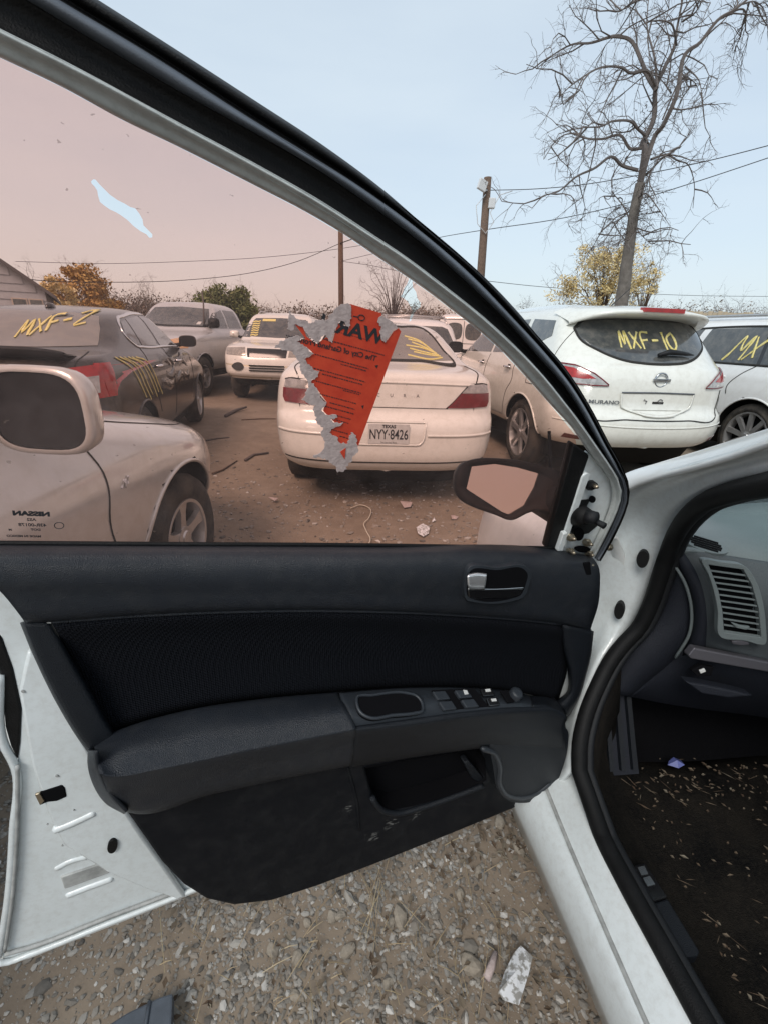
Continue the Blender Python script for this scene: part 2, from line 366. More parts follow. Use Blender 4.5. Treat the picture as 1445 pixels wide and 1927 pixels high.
def jag(pts, amp, seed, step=6):
    r = random.Random(seed); out_ = []
    for i in range(len(pts)):
        a, b = pts[i], pts[(i+1) % len(pts)]; L = math.hypot(b[0]-a[0], b[1]-a[1]); n = max(1, int(L/step))
        for k in range(n):
            t = k/n; nx, ny = -(b[1]-a[1])/max(L, 1e-6), (b[0]-a[0])/max(L, 1e-6); j = r.uniform(-amp, amp) if k else 0
            out_.append((a[0]+(b[0]-a[0])*t+nx*j, a[1]+(b[1]-a[1])*t+ny*j))
    return out_
# ------------------------------------------------------------------ car builder (waterline loft + projected panels)
class Car:
    def __init__(s, name, label, cat, loc, heading, rear, front, width, crn_r, crn_f, paint, barrel=.05, p=4.0, zb=None, wheels=None, arch_r=.37, wheel_r=.33, tread=.22, low=.18, pr=None, group=None, arches=True, lift=0):
        lf = lambda a: [(z+lift, v) for z, v in a]
        rear, front, width, crn_r, crn_f = lf(rear), lf(front), lf(width), lf(crn_r), lf(crn_f); s.lift = lift
        s.root = empty(name, loc, heading); tag(s.root, label, cat, group)
        s.rear, s.front, s.width = np.array(rear), np.array(front), np.array(width)
        s.cr, s.cf = np.array(crn_r), np.array(crn_f); s.barrel = barrel; s.p = p
        z0 = s.rear[0, 0]; z1 = s.rear[-1, 0]; zz = np.linspace(z0, z1, 900)
        yr, yf, w = (pchip(a[:, 0], a[:, 1], zz) for a in (s.rear, s.front, s.width))
        ln = np.concatenate([[0], np.cumsum(np.maximum.reduce([np.abs(np.diff(yr)), np.abs(np.diff(yf)), np.diff(zz), np.abs(np.diff(w))])+.15*np.diff(zz))])
        zs = np.interp(np.linspace(0, ln[-1], 96), ln, zz)
        L = s.front[:, 1].max(); s.L = L; s.zs = zs
        rows = [s.ring(z) for z in zs]
        n = len(rows[0]); vs = [p_ for r in rows for p_ in r]; fs = []
        for i in range(len(rows)-1):
            for j in range(n): fs.append((i*n+j, i*n+(j+1) % n, (i+1)*n+(j+1) % n, (i+1)*n+j))
        fs.append(tuple(range((len(rows)-1)*n, len(rows)*n)))
        s.bvh = BVHTree.FromPolygons([Vector(v) for v in vs], fs)
        wl = wheels or [.98, L-.95]; s.axles = wl; s.wr = wheel_r; s.ar = arch_r
        if arches:
            co = np.array(vs); keep = []
            def inside(p_): return any((p_[1]-yw)**2+(p_[2]-wheel_r)**2 < arch_r**2 for yw in wl)
            ins = np.array([inside(p_) for p_ in co])
            for f in fs:
                c = co[list(f)].mean(0)
                if inside(c): continue
                keep.append(f)
            used = set(i for f in keep for i in f)
            for i in used:
                if ins[i] or any(abs(math.hypot(co[i][1]-yw, co[i][2]-wheel_r)-arch_r) < .016 for yw in wl):
                    for yw in wl:
                        d = math.hypot(co[i][1]-yw, co[i][2]-wheel_r)
                        if d < arch_r+.016:
                            k = arch_r/max(d, 1e-6); co[i][1] = yw+(co[i][1]-yw)*k; co[i][2] = wheel_r+(co[i][2]-wheel_r)*k
            idx = {v: k for k, v in enumerate(sorted(used))}
            vs2 = [tuple(co[v]) for v in sorted(used)]; fs = [tuple(idx[i] for i in f) for f in keep]; vs = vs2
        s.body = mesh('body', vs, fs, paint, s.root)
        # dark underside: inset lower waterline
        rows = []
        for z, k in ((z0+.12, .975), (z0+.02, .965), (low, .93)):
            r = np.array(s.ring(max(z, z0))); cy = L/2; r = np.stack([r[:, 0]*k, cy+(r[:, 1]-cy)*k, np.full(len(r), z)], 1); rows.append(r)
        n = len(rows[0]); vv = [tuple(p_) for r in rows for p_ in r]; ff = [(i*n+j, i*n+(j+1) % n, (i+1)*n+(j+1) % n, (i+1)*n+j) for i in range(2) for j in range(n)]; ff.append(tuple(range(2*n, 3*n)))
        if arches:
            vv_ = np.array(vv)
            ff = [f for f in ff if len(f) > 4 or not any(math.hypot(vv_[list(f)].mean(0)[1]-yw, vv_[list(f)].mean(0)[2]-wheel_r) < arch_r+.02 for yw in wl)]
        mesh('underbody', vv, ff, 'under_dark', s.root)
        if arches:
            for yw in wl:
                for sd in (-1, 1): s.arch(yw, sd, paint)
    def at(s, a, z): return float(pchip(a[:, 0], a[:, 1], [z])[0])
    def ring(s, z):
        yr, yf, w = s.at(s.rear, z), s.at(s.front, z), max(s.at(s.width, z), .002)
        br, bf = float(np.interp(z, s.cr[:, 0], s.cr[:, 1])), float(np.interp(z, s.cf[:, 0], s.cf[:, 1]))
        span = yf-yr; k = min(1, .48*span/max(br, bf, 1e-6)); br *= k; bf *= k
        t = np.linspace(-1, 1, 33); q = np.sin(t*math.pi/2)
        cap = 1-np.sqrt(np.maximum(0, 1-np.abs(q)**s.p))
        rx, ry = q*w, yr+br*cap; fx, fy = q*w, yf-bf*cap
        ys = np.linspace(yr+br, yf-bf, 62)[1:-1]
        x = np.concatenate([rx, np.full(60, w), fx[::-1], np.full(60, -w)]); y = np.concatenate([ry, ys, fy[::-1], ys[::-1]])
        u = (y-s.L*.5)/(s.L*.5); x = x*(1-s.barrel*np.abs(u)**2.5)
        return np.stack([x, y, np.full(len(x), z)], 1)
    def cast(s, view, a, b, off, raw=False):
        if view in 'LRBF' and not raw: b = b+s.lift
        if view in 'LR':
            sg = 1 if view == 'R' else -1; o, d = Vector((sg*3, a, b)), Vector((-sg, 0, 0))
        elif view == 'B': o, d = Vector((a, -3, b)), Vector((0, 1, 0))
        elif view == 'F': o, d = Vector((a, s.L+3, b)), Vector((0, -1, 0))
        else: o, d = Vector((a, b, 4)), Vector((0, 0, -1))
        h = s.bvh.ray_cast(o, d)
        if h[0] is None:
            h = s.bvh.find_nearest(o+d*3)
        n = h[1] if h[1].dot(d) < 0 else -h[1]
        return h[0]+n*off
    def patch(s, name, view, poly, m, off=.004, sp=.045, parent=None, skirt=.02, smooth=0, holes=()):
        pts = [tuple(p_) for p_ in (closed_smooth(poly, smooth) if smooth else poly)]
        b = []
        for i in range(len(pts)):
            p0, p1 = np.array(pts[i]), np.array(pts[(i+1) % len(pts)]); k = max(1, int(np.linalg.norm(p1-p0)/sp))
            for j in range(k): b.append(tuple(p0+(p1-p0)*j/k))
        nb = len(b); arr = np.array(b); mn, mx_ = arr.min(0), arr.max(0)
        def inp(x, y):
            c = False; j = nb-1
            for i in range(nb):
                if (b[i][1] > y) != (b[j][1] > y) and x < (b[j][0]-b[i][0])*(y-b[i][1])/(b[j][1]-b[i][1])+b[i][0]: c = not c
                j = i
            return c
        inner = [(x, y) for x in np.arange(mn[0]+sp/2, mx_[0], sp) for y in np.arange(mn[1]+sp/2, mx_[1], sp) if inp(x, y) and np.min(np.hypot(arr[:, 0]-x, arr[:, 1]-y)) > sp*.45]
        r = delaunay_2d_cdt([Vector(v) for v in b+inner], [(i, (i+1) % nb) for i in range(nb)], [], 1, 1e-5)
        v2, fs = r[0], [tuple(f) for f in r[2]]
        vs = [s.cast(view, v.x, v.y, off) for v in v2]
        # skirt along the boundary
        orig = r[3]; ring_ = [None]*nb
        for i, ol in enumerate(orig):
            for o_ in ol:
                if o_ < nb: ring_[o_] = i
        ring_ = [i for i in ring_ if i is not None]
        if skirt:
            base = len(vs)
            for i in ring_: vs.append(s.cast(view, v2[i].x, v2[i].y, off-skirt))
            k = len(ring_)
            for i in range(k): fs.append((ring_[i], ring_[(i+1) % k], base+(i+1) % k, base+i))
        o = mesh(name, vs, fs, None, parent or s.root, True)
        bm = bmesh.new(); bm.from_mesh(o.data); bmesh.ops.recalc_face_normals(bm, faces=bm.faces); bm.to_mesh(o.data); bm.free()
        o.data.materials.append(M[m]); sharp(o, 50)
        return o
    def strip(s, name, view, lines, wd, m, off=.006, parent=None, sp=.03, taper=False, smooth=True):
        o = None
        for ln in lines:
            mb = MB()
            L = sum(math.dist(ln[i], ln[i+1]) for i in range(len(ln)-1)); q = resample(ln, max(3, int(L/sp)+2), smooth)
            for i in range(len(q)):
                pass
            tg = np.gradient(q, axis=0); tg /= np.maximum(np.linalg.norm(tg, axis=1)[:, None], 1e-9); nn = np.stack([-tg[:, 1], tg[:, 0]], 1)
            vs = []
            for i, (p_, n_) in enumerate(zip(q, nn)):
                w_ = wd*.5*(1 if not taper else random.uniform(.55, 1.25))
                vs += [s.cast(view, *(p_+n_*w_), off), s.cast(view, *(p_-n_*w_), off), s.cast(view, *(p_+n_*w_), off-.005), s.cast(view, *(p_-n_*w_), off-.005)]
            fs = []
            for i in range(len(q)-1):
                a, c = i*4, i*4+4; fs += [(a, a+1, c+1, c), (a, c, c+2, a+2), (a+1, a+3, c+3, c+1)]
            mb.add(vs, fs); o = mb.build(name, m, parent or s.root, True)
        return o
    def arch(s, yw, sd, paint):
        # liner and rolled lip
        v = 'R' if sd > 0 else 'L'; a = np.linspace(-.28, math.pi+.28, 40); rows = []
        edge = [s.cast(v, yw+s.ar*math.cos(t), s.wr+s.ar*math.sin(t), 0, True) for t in a]
        rows.append([tuple(e) for e in edge]); rows.append([(sd*.42, yw+s.ar*.98*math.cos(t), s.wr+s.ar*.98*math.sin(t)) for t in a])
        rows.append([(sd*.42, yw, s.wr) for t in a])
        grid('wheel_well', rows, 'wheel_well', s.root, face=False)
        pts = [e for e, t in zip(edge, a) if e.z > s.at(s.width, 0) * 0 + s.zs[0]-.01]
        if len(pts) > 3: tube('arch_lip', pts, .011, paint, s.root, 6)
    def wheel(s, yw, sd, spokes=7, rim_r=.225, width=.21, inset=.02, kind='alloy'):
        w = None
        e = s.cast('R' if sd > 0 else 'L', yw, s.wr+s.ar+.03, 0, True); xo = abs(e.x)-inset
        vs, fs = lathe_data([(-width+.01, rim_r*.9), (-.10, rim_r*.88), (-.10, .02)], 32); R = s.wr
        def place(vs): return [(sd*(xo+v[0]), yw+v[1], R+v[2]) for v in vs]
        w = mesh('wheel', place(vs), fs, 'wheel_well', s.root)
        prof = [(-width, rim_r), (-width-.008, R-.06), (-width+.02, R-.015), (-width+.05, R), (-.05, R), (-.022, R-.014), (-.004, R-.05), (.0, (R+rim_r)/2), (-.006, rim_r+.012), (-.02, rim_r-.004)]
        vs, fs = lathe_data(prof, 48); mesh('tyre', place(vs), fs, 'tyre', w)
        mb = MB(); vs, fs = lathe_data([(-.02, rim_r), (-.012, rim_r-.004), (-.014, rim_r-.020), (-.06, rim_r-.03), (-.10, rim_r-.035)], 48); mb.add(place(vs), fs)
        for k in range(spokes):
            t = 2*math.pi*(k+.25)/spokes; c, sn = math.cos(t), math.sin(t); vs = []
            for r_, hw, ax_, dp in ((.03, .030, -.035, .035), (.09, .024, -.030, .03), (rim_r*.65, .024, -.026, .028), (rim_r-.015, .038 if spokes < 8 else .03, -.020, .03)):
                for sg in (-1, 1):
                    py, pz = r_*c-sg*hw*sn, r_*sn+sg*hw*c; vs += [(ax_, py, pz)]
                for sg in (-1, 1):
                    py, pz = r_*c-sg*hw*1.15*sn, r_*sn+sg*hw*1.15*c; vs += [(ax_-dp, py, pz)]
            fs = []
            for i in range(3):
                a, b = i*4, i*4+4; fs += [(a, a+1, b+1, b), (a, b, b+2, a+2), (a+1, a+3, b+3, b+1)]
            mb.add(place(vs), fs)
        vs, fs = lathe_data([(-.06, .062), (-.03, .060), (-.026, .04), (-.018, .034), (-.015, .0005)], 24); mb.add(place(vs), fs)
        o = mb.build('rim', kind, w, True); sharp(o, 35)
        return w
    def mirror(s, sd, y, z, paint, face_glass='mirror_dark', w=.21, h=.135, d=.12, gap=.07):
        e = s.cast('R' if sd > 0 else 'L', y, z-.04, 0); z += s.lift; x0 = abs(e.x); cx = x0+gap+w/2
        rows = []
        for a, k in ((0, .86), (.0, .97), (.015, 1), (.05, .97), (.085, .82), (.11, .55), (d, .1)):
            r = []
            for t in np.linspace(0, 2*math.pi, 36, endpoint=False):
                ct, st = math.cos(t), math.sin(t); n_ = 3.4
                r.append((sd*(cx+w/2*k*math.copysign(abs(ct)**(2/n_), ct)), y+a, z+h/2*k*math.copysign(abs(st)**(2/n_), st)))
            rows.append(r)
        hs_ = grid('mirror', rows, paint, s.root, closed=True, face=False)
        r = rows[0]; c0 = Vector((sd*cx, y, z)); g = [(c0+(Vector(q)-c0)*.985+Vector((0, .004, 0))) for q in r]
        mesh('mirror_glass', g, [tuple(range(36))], face_glass, hs_)
        tube('mirror_arm', [(sd*(x0-.03), y+.03, z-.06), (sd*(x0+gap*.6), y+.035, z-.055), (sd*(cx-w*.25), y+.045, z-.03)], [.032, .026, .028], 'black_plastic', hs_, 8)
        return hs_
    def flat_text(s, name, view, txt, size, a, b, m, off=.006, sx=1.0, bold=0, parent=None, flip=1):
        vs, fs = text_data(txt, size, bold=bold)
        return mesh(name, [s.cast(view, a+v[0]*sx*flip, b+v[1], off) for v in vs], fs, m, parent or s.root, False)
    def box_part(s, name, a, b, m, parent=None, bev=.006):
        mb = MB(); mb.box(a, b); o = mb.build(name, m, parent or s.root); bevel(o, bev, 2); return o
    def hood_gap(s, view, lines, wd=.0045, parent=None): return s.strip('panel_gap', view, lines, wd, 'gap', .0035, parent)

# graffiti glyph strokes in a unit box (x right, y up)
GL = {'M': [[(0, .05), (.18, 1), (.42, .25), (.68, 1), (.95, .0)]], 'X': [[(0, .95), (.85, .05)], [(.9, 1), (.05, 0)]],
      'F': [[(.12, 0), (.2, 1), (.9, .96)], [(.16, .52), (.7, .55)]], '-': [[(.05, .5), (.75, .52)]], '1': [[(.25, 1), (.38, 0)]],
      '0': [[(.5, .95), (.1, .75), (.08, .25), (.45, .02), (.85, .2), (.92, .7), (.6, .98), (.35, .9)]], '2': [[(.05, .75), (.4, 1), (.85, .8), (.6, .4), (.05, .02), (.95, .08)]]}
def scrawl(txt, x0, y0, cw, ch, skew=0, rot=0, gap=.12, seed=1):
    r = random.Random(seed); out_ = []; x = x0; cr, sr = math.cos(rot), math.sin(rot)
    for c in txt:
        for st in GL[c]:
            out_.append([(x0+((x-x0+p_[0]*cw+skew*p_[1]*ch))*cr-(p_[1]*ch)*sr+r.uniform(-.004, .004), y0+((x-x0)+p_[0]*cw+skew*p_[1]*ch)*sr+(p_[1]*ch)*cr+r.uniform(-.004, .004)) for p_ in st])
        x += cw*(1+gap)*(.55 if c in '1' else 1)
    return out_
# ------------------------------------------------------------------ ground
def ground():
    n = 120; xs = np.concatenate([-np.geomspace(600, 6, 30), np.linspace(-5.5, 5.5, 60), np.geomspace(6, 600, 30)])
    ys = np.concatenate([[-60, -20, -8], np.linspace(-3, 8, 70), np.geomspace(8.5, 900, 40)])
    X, Y = np.meshgrid(xs, ys); Z = np.zeros_like(X)
    near = np.clip(1-np.hypot(X, Y-3)/14, 0, 1)
    for k in range(14):
        fx, fy = rng.uniform(-3, 3, 2); Z += .006*near*np.sin(fx*X+fy*Y+rng.uniform(0, 6))
    Z += -.012*near
    vs = np.stack([X, Y, Z], -1).reshape(-1, 3); nx = len(xs); fs = [(j*nx+i, j*nx+i+1, (j+1)*nx+i+1, (j+1)*nx+i) for j in range(len(ys)-1) for i in range(nx-1)]
    o = mesh('ground', vs, fs, 'dirt'); tag(o, kind='structure')
    o['label'] = 'brown dirt and gravel ground of the car yard'
    return BVHTree.FromPolygons([Vector(v) for v in vs], fs)
GB = ground()
def gz(x, y):
    h = GB.ray_cast(Vector((x, y, 5)), Vector((0, 0, -1))); return h[0].z if h[0] else 0

def stones():
    ico = bmesh.new(); bmesh.ops.create_icosphere(ico, subdivisions=1, radius=1); bv = np.array([v.co[:] for v in ico.verts]); bf = np.array([[v.index for v in f.verts] for f in ico.faces]); ico.free()
    ico = bmesh.new(); bmesh.ops.create_icosphere(ico, subdivisions=2, radius=1); bv2 = np.array([v.co[:] for v in ico.verts]); bf2 = np.array([[v.index for v in f.verts] for f in ico.faces]); ico.free()
    def scatter(n, x0, x1, y0, y1, r0, r1, name, label, power=3.2):
        P, Fc = [], []; base = 0
        for i in range(n):
            x, y = ((x0+x1)/2+(x1-x0)*.36*np.clip(rng.normal(), -2.2, 2.2), (y0+y1)/2+(y1-y0)*.36*np.clip(rng.normal(), -2.2, 2.2));
            if math.sin(3.1*x+1.7*y)+math.sin(5.3*y-2.2*x+1)+.6*math.sin(11*x+9*y) < -.55 and rng.random() < .42: continue
            r = r0+(r1-r0)*rng.random()**power
            s_ = np.array([r*rng.uniform(.7, 1.6), r*rng.uniform(.6, 1.1), r*rng.uniform(.3, .8)])
            v = bv*(1+rng.uniform(-.36, .30, (len(bv), 1)))*s_; a = rng.uniform(0, 6.28); c, sn = math.cos(a), math.sin(a)
            v = np.stack([v[:, 0]*c-v[:, 1]*sn, v[:, 0]*sn+v[:, 1]*c, v[:, 2]], 1)+[x, y, gz(x, y)+r*.22]
            P.append(v); Fc.append(bf+base); base += len(bv)
        P = np.concatenate(P); Fc = np.concatenate(Fc)
        o = mesh(name, P, [tuple(int(q) for q in f) for f in Fc], 'stone', smooth=False); tag(o, label, 'gravel', kind='stuff'); return o
    scatter(58000, -1.2, .75, .05, 1.3, .0012, .0088, 'gravel', 'loose grey and tan gravel spread under the open car door')
    scatter(9000, -2.4, 2.4, 1.0, 4.6, .004, .020, 'gravel', 'small stones scattered on the brown dirt behind the cream sedan', 3.5)
    # singled-out bigger stones under the door
    for i, (px, py, r) in enumerate([(755, 1725, .022), (735, 1735, .012), (890, 1815, .024), (515, 1785, .016), (560, 1800, .014), (640, 1720, .013), (578, 1735, .010), (940, 1550, .020), (865, 1680, .013), (625, 1722, .014), (560, 1870, .013), (730, 1845, .012), (655, 1785, .016), (900, 1640, .013), (975, 1600, .016), (700, 1690, .010)]):
        p = PZ(px, py, 0); v = bv2*(1+.16*np.sin(bv2@rng.uniform(-3.5, 3.5, (3, 4))+rng.uniform(0, 6, 4)).sum(1, keepdims=True)*.6+rng.uniform(-.05, .05, (len(bv2), 1)))*np.array([r*1.2, r*.85, r*.6]); a = rng.uniform(0, 6.28); c, sn = math.cos(a), math.sin(a)
        v = np.stack([v[:, 0]*c-v[:, 1]*sn, v[:, 0]*sn+v[:, 1]*c, v[:, 2]], 1)
        o = mesh('stone', v, [tuple(int(q) for q in f) for f in bf2], 'big_stone', smooth=False); o.location = (p.x, p.y, gz(p.x, p.y)+r*.3)
        tag(o, 'larger tan stone lying loose in the gravel under the open door', 'stone', 'larger stones in the gravel under the door')
stones()

# ------------------------------------------------------------------ cars
def both(fn):
    for sd in (-1, 1): fn(sd)
def mir(poly, sd): return [(sd*a, b) for a, b in poly]

def cream_sedan():
    c = Car('cream_sedan', 'cream white four-door sedan seen from behind, Texas plate in its bumper', 'car', (.012, 3.40, 0), math.radians(5),
            rear=[(.26, .09), (.31, .035), (.42, .0), (.56, .005), (.645, .02), (.675, .055), (.70, .10), (.76, .115), (.88, .12), (.965, .13), (1.00, .17), (1.015, .26), (1.045, .66), (1.06, .74), (1.2, 1.08), (1.34, 1.45), (1.385, 1.9), (1.41, 2.45)],
            front=[(.26, 4.75), (.31, 4.84), (.45, 4.9), (.6, 4.87), (.7, 4.78), (.76, 4.6), (.9, 3.95), (.985, 3.5), (1.01, 3.42), (1.2, 3.0), (1.33, 2.72), (1.385, 2.6), (1.41, 2.45)],
            width=[(.26, .80), (.31, .855), (.42, .885), (.6, .90), (.75, .892), (.86, .878), (.94, .855), (1.00, .81), (1.05, .765), (1.2, .675), (1.32, .585), (1.37, .50), (1.395, .35), (1.41, .0)],
            crn_r=[(.26, .33), (.65, .31), (.72, .24), (.95, .24), (1.0, .28), (1.05, .26), (1.37, .3), (1.41, .0)], crn_f=[(.26, .5), (1.0, .45), (1.1, .4), (1.41, .0)],
            paint='cream_paint', wheels=[1.03, 3.82], wheel_r=.33, arch_r=.375, lift=.065, p=4.6, barrel=.04)
    r = c.root
    for yw in c.axles:
        for sd in (-1, 1): c.wheel(yw, sd, 7, .205)
    c.patch('rear_window', 'B', [(-.63, 1.075), (-.30, 1.065), (.30, 1.065), (.63, 1.075), (.575, 1.14), (.50, 1.27), (.44, 1.33), (.2, 1.345), (-.2, 1.345), (-.44, 1.33), (-.50, 1.27), (-.575, 1.14)], 'dusty_glass', .004)
    c.strip('window_seal', 'B', [[(-.63, 1.075), (-.30, 1.065), (.30, 1.065), (.63, 1.075), (.575, 1.14), (.50, 1.27), (.44, 1.33), (.2, 1.345), (-.2, 1.345), (-.44, 1.33), (-.50, 1.27), (-.575, 1.14), (-.63, 1.075)]], .016, 'gap', .006)
    for k in range(7): c.strip('paint_mark', 'B', [[(.22+.03*k % .09, 1.26-.026*k), (.36+.012*k, 1.22-.024*k+.008*(k%2)), (.45+.014*k, 1.15-.010*k)]], .008, 'yellow_mark', .009)
    for sd in (-1, 1):
        lp = c.patch('tail_lamp', 'B', mir([(.455, .757), (.60, .757), (.785, .765), (.80, .80), (.795, .868), (.56, .868), (.50, .80)], sd), 'red_lamp', .010, .035)
        c.patch('reversing_lens', 'B', mir([(.565, .874), (.79, .874), (.775, .925), (.74, .935), (.62, .93)], sd), 'clear_lamp', .009, .035, parent=lp)
        c.strip('lamp_edge', 'B', [[(sd*.448, .752), (sd*.50, .80), (sd*.562, .871), (sd*.62, .935), (sd*.74, .941), (sd*.785, .928)]], .009, 'gap', .004, parent=lp, smooth=False)
        c.mirror(sd, 3.12, 1.06, 'cream_paint')
        for poly in ([(1.45, 1.03), (2.15, 1.01), (2.18, 1.33), (1.85, 1.34), (1.6, 1.25)], [(2.24, 1.01), (3.2, .99), (2.85, 1.22), (2.65, 1.32), (2.26, 1.335)]):
            c.patch('side_window', 'R' if sd > 0 else 'L', poly, 'car_glass')
        c.hood_gap('R' if sd > 0 else 'L', [[(1.45, .95), (1.42, .7), (1.55, .35)], [(2.2, 1.0), (2.2, .35)], [(3.3, .98), (3.35, .4)]])
    c.hood_gap('B', [[(-.46, .752), (.46, .752)]])
    c.strip('panel_gap', 'T', [[(-.67, .155), (-.705, .25), (-.70, .70)], [(.67, .155), (.705, .25), (.70, .70)]], .008, 'gap', .003)
    c.strip('trunk_edge', 'B', [[(-.66, .928), (-.3, .935), (.3, .935), (.66, .928)]], .016, 'cream_paint', .006)
    # bumper: plate recess rim, lower lip, plate
    rim = [(-.285, .655), (.285, .655), (.27, .52), (.235, .487), (-.235, .487), (-.27, .52)]
    c.strip('plate_recess', 'B', [rim+[rim[0]]], .012, 'cream_paint', .007, smooth=False)
    c.patch('recess_panel', 'B', [(-.27, .645), (.27, .645), (.255, .53), (.225, .50), (-.225, .50), (-.255, .53)], 'cream_paint', .002)
    c.strip('bumper_seam', 'B', [[(-.80, .355), (-.4, .345), (.4, .345), (.80, .355)]], .010, 'gap', .003)
    c.strip('bumper_crease', 'B', [[(-.84, .565), (-.5, .56), (-.3, .56)], [(.3, .56), (.5, .56), (.84, .565)]], .020, 'cream_paint', .006)
    y0 = c.cast('B', 0, .57, 0).y-.014; lf = c.lift
    pl = c.box_part('licence_plate', (-.155, y0, .495+lf), (.155, y0+.006, .648+lf), 'plate', bev=.004)
    text_plane('plate_number', 'NYY\u00b78426', .105, (0, y0-.0015, .565+lf), (1, 0, 0), (0, 0, 1), 'ink', pl, bold=.0012, sx=.66)
    text_plane('plate_state', 'TEXAS', .034, (0, y0-.0015, .628+lf), (1, 0, 0), (0, 0, 1), 'ink', pl, bold=.0012)
    text_plane('plate_motto', 'The Lone Star State', .015, (0, y0-.0015, .507+lf), (1, 0, 0), (0, 0, 1), 'ink', pl)
    for i, ch in enumerate('ACURA'): c.flat_text('badge_letter', 'B', ch, .035, -.18+.10*i, .842, 'ink_grey', .003, parent=r)
    return c
cream_sedan()

def suv_profile(h=1.72, L=4.83):
    k = h/1.72
    rear = [(.36, .10), (.41, .04), (.52, .0), (.62, .005), (.68, .035), (.71, .085), (.95, .10), (1.06, .14), (1.13, .22), (1.3, .38), (1.5, .55), (1.58, .62), (1.64, .85), (1.69, 1.5), (1.72, 2.3)]
    front = [(.36, 4.7), (.5, 4.83), (.8, 4.75), (.95, 4.55), (1.05, 3.95), (1.12, 3.65), (1.3, 3.25), (1.52, 2.82), (1.60, 2.65), (1.69, 2.45), (1.72, 2.3)]
    width = [(.36, .85), (.42, .905), (.6, .935), (.8, .94), (.95, .925), (1.06, .895), (1.15, .86), (1.35, .785), (1.52, .71), (1.59, .645), (1.65, .52), (1.70, .30), (1.72, 0)]
    f = lambda a: [(z if z < 1.1 else 1.1+(z-1.1)*(h-1.1)/.62, y) for z, y in a]
    return f(rear), f(front), f(width)

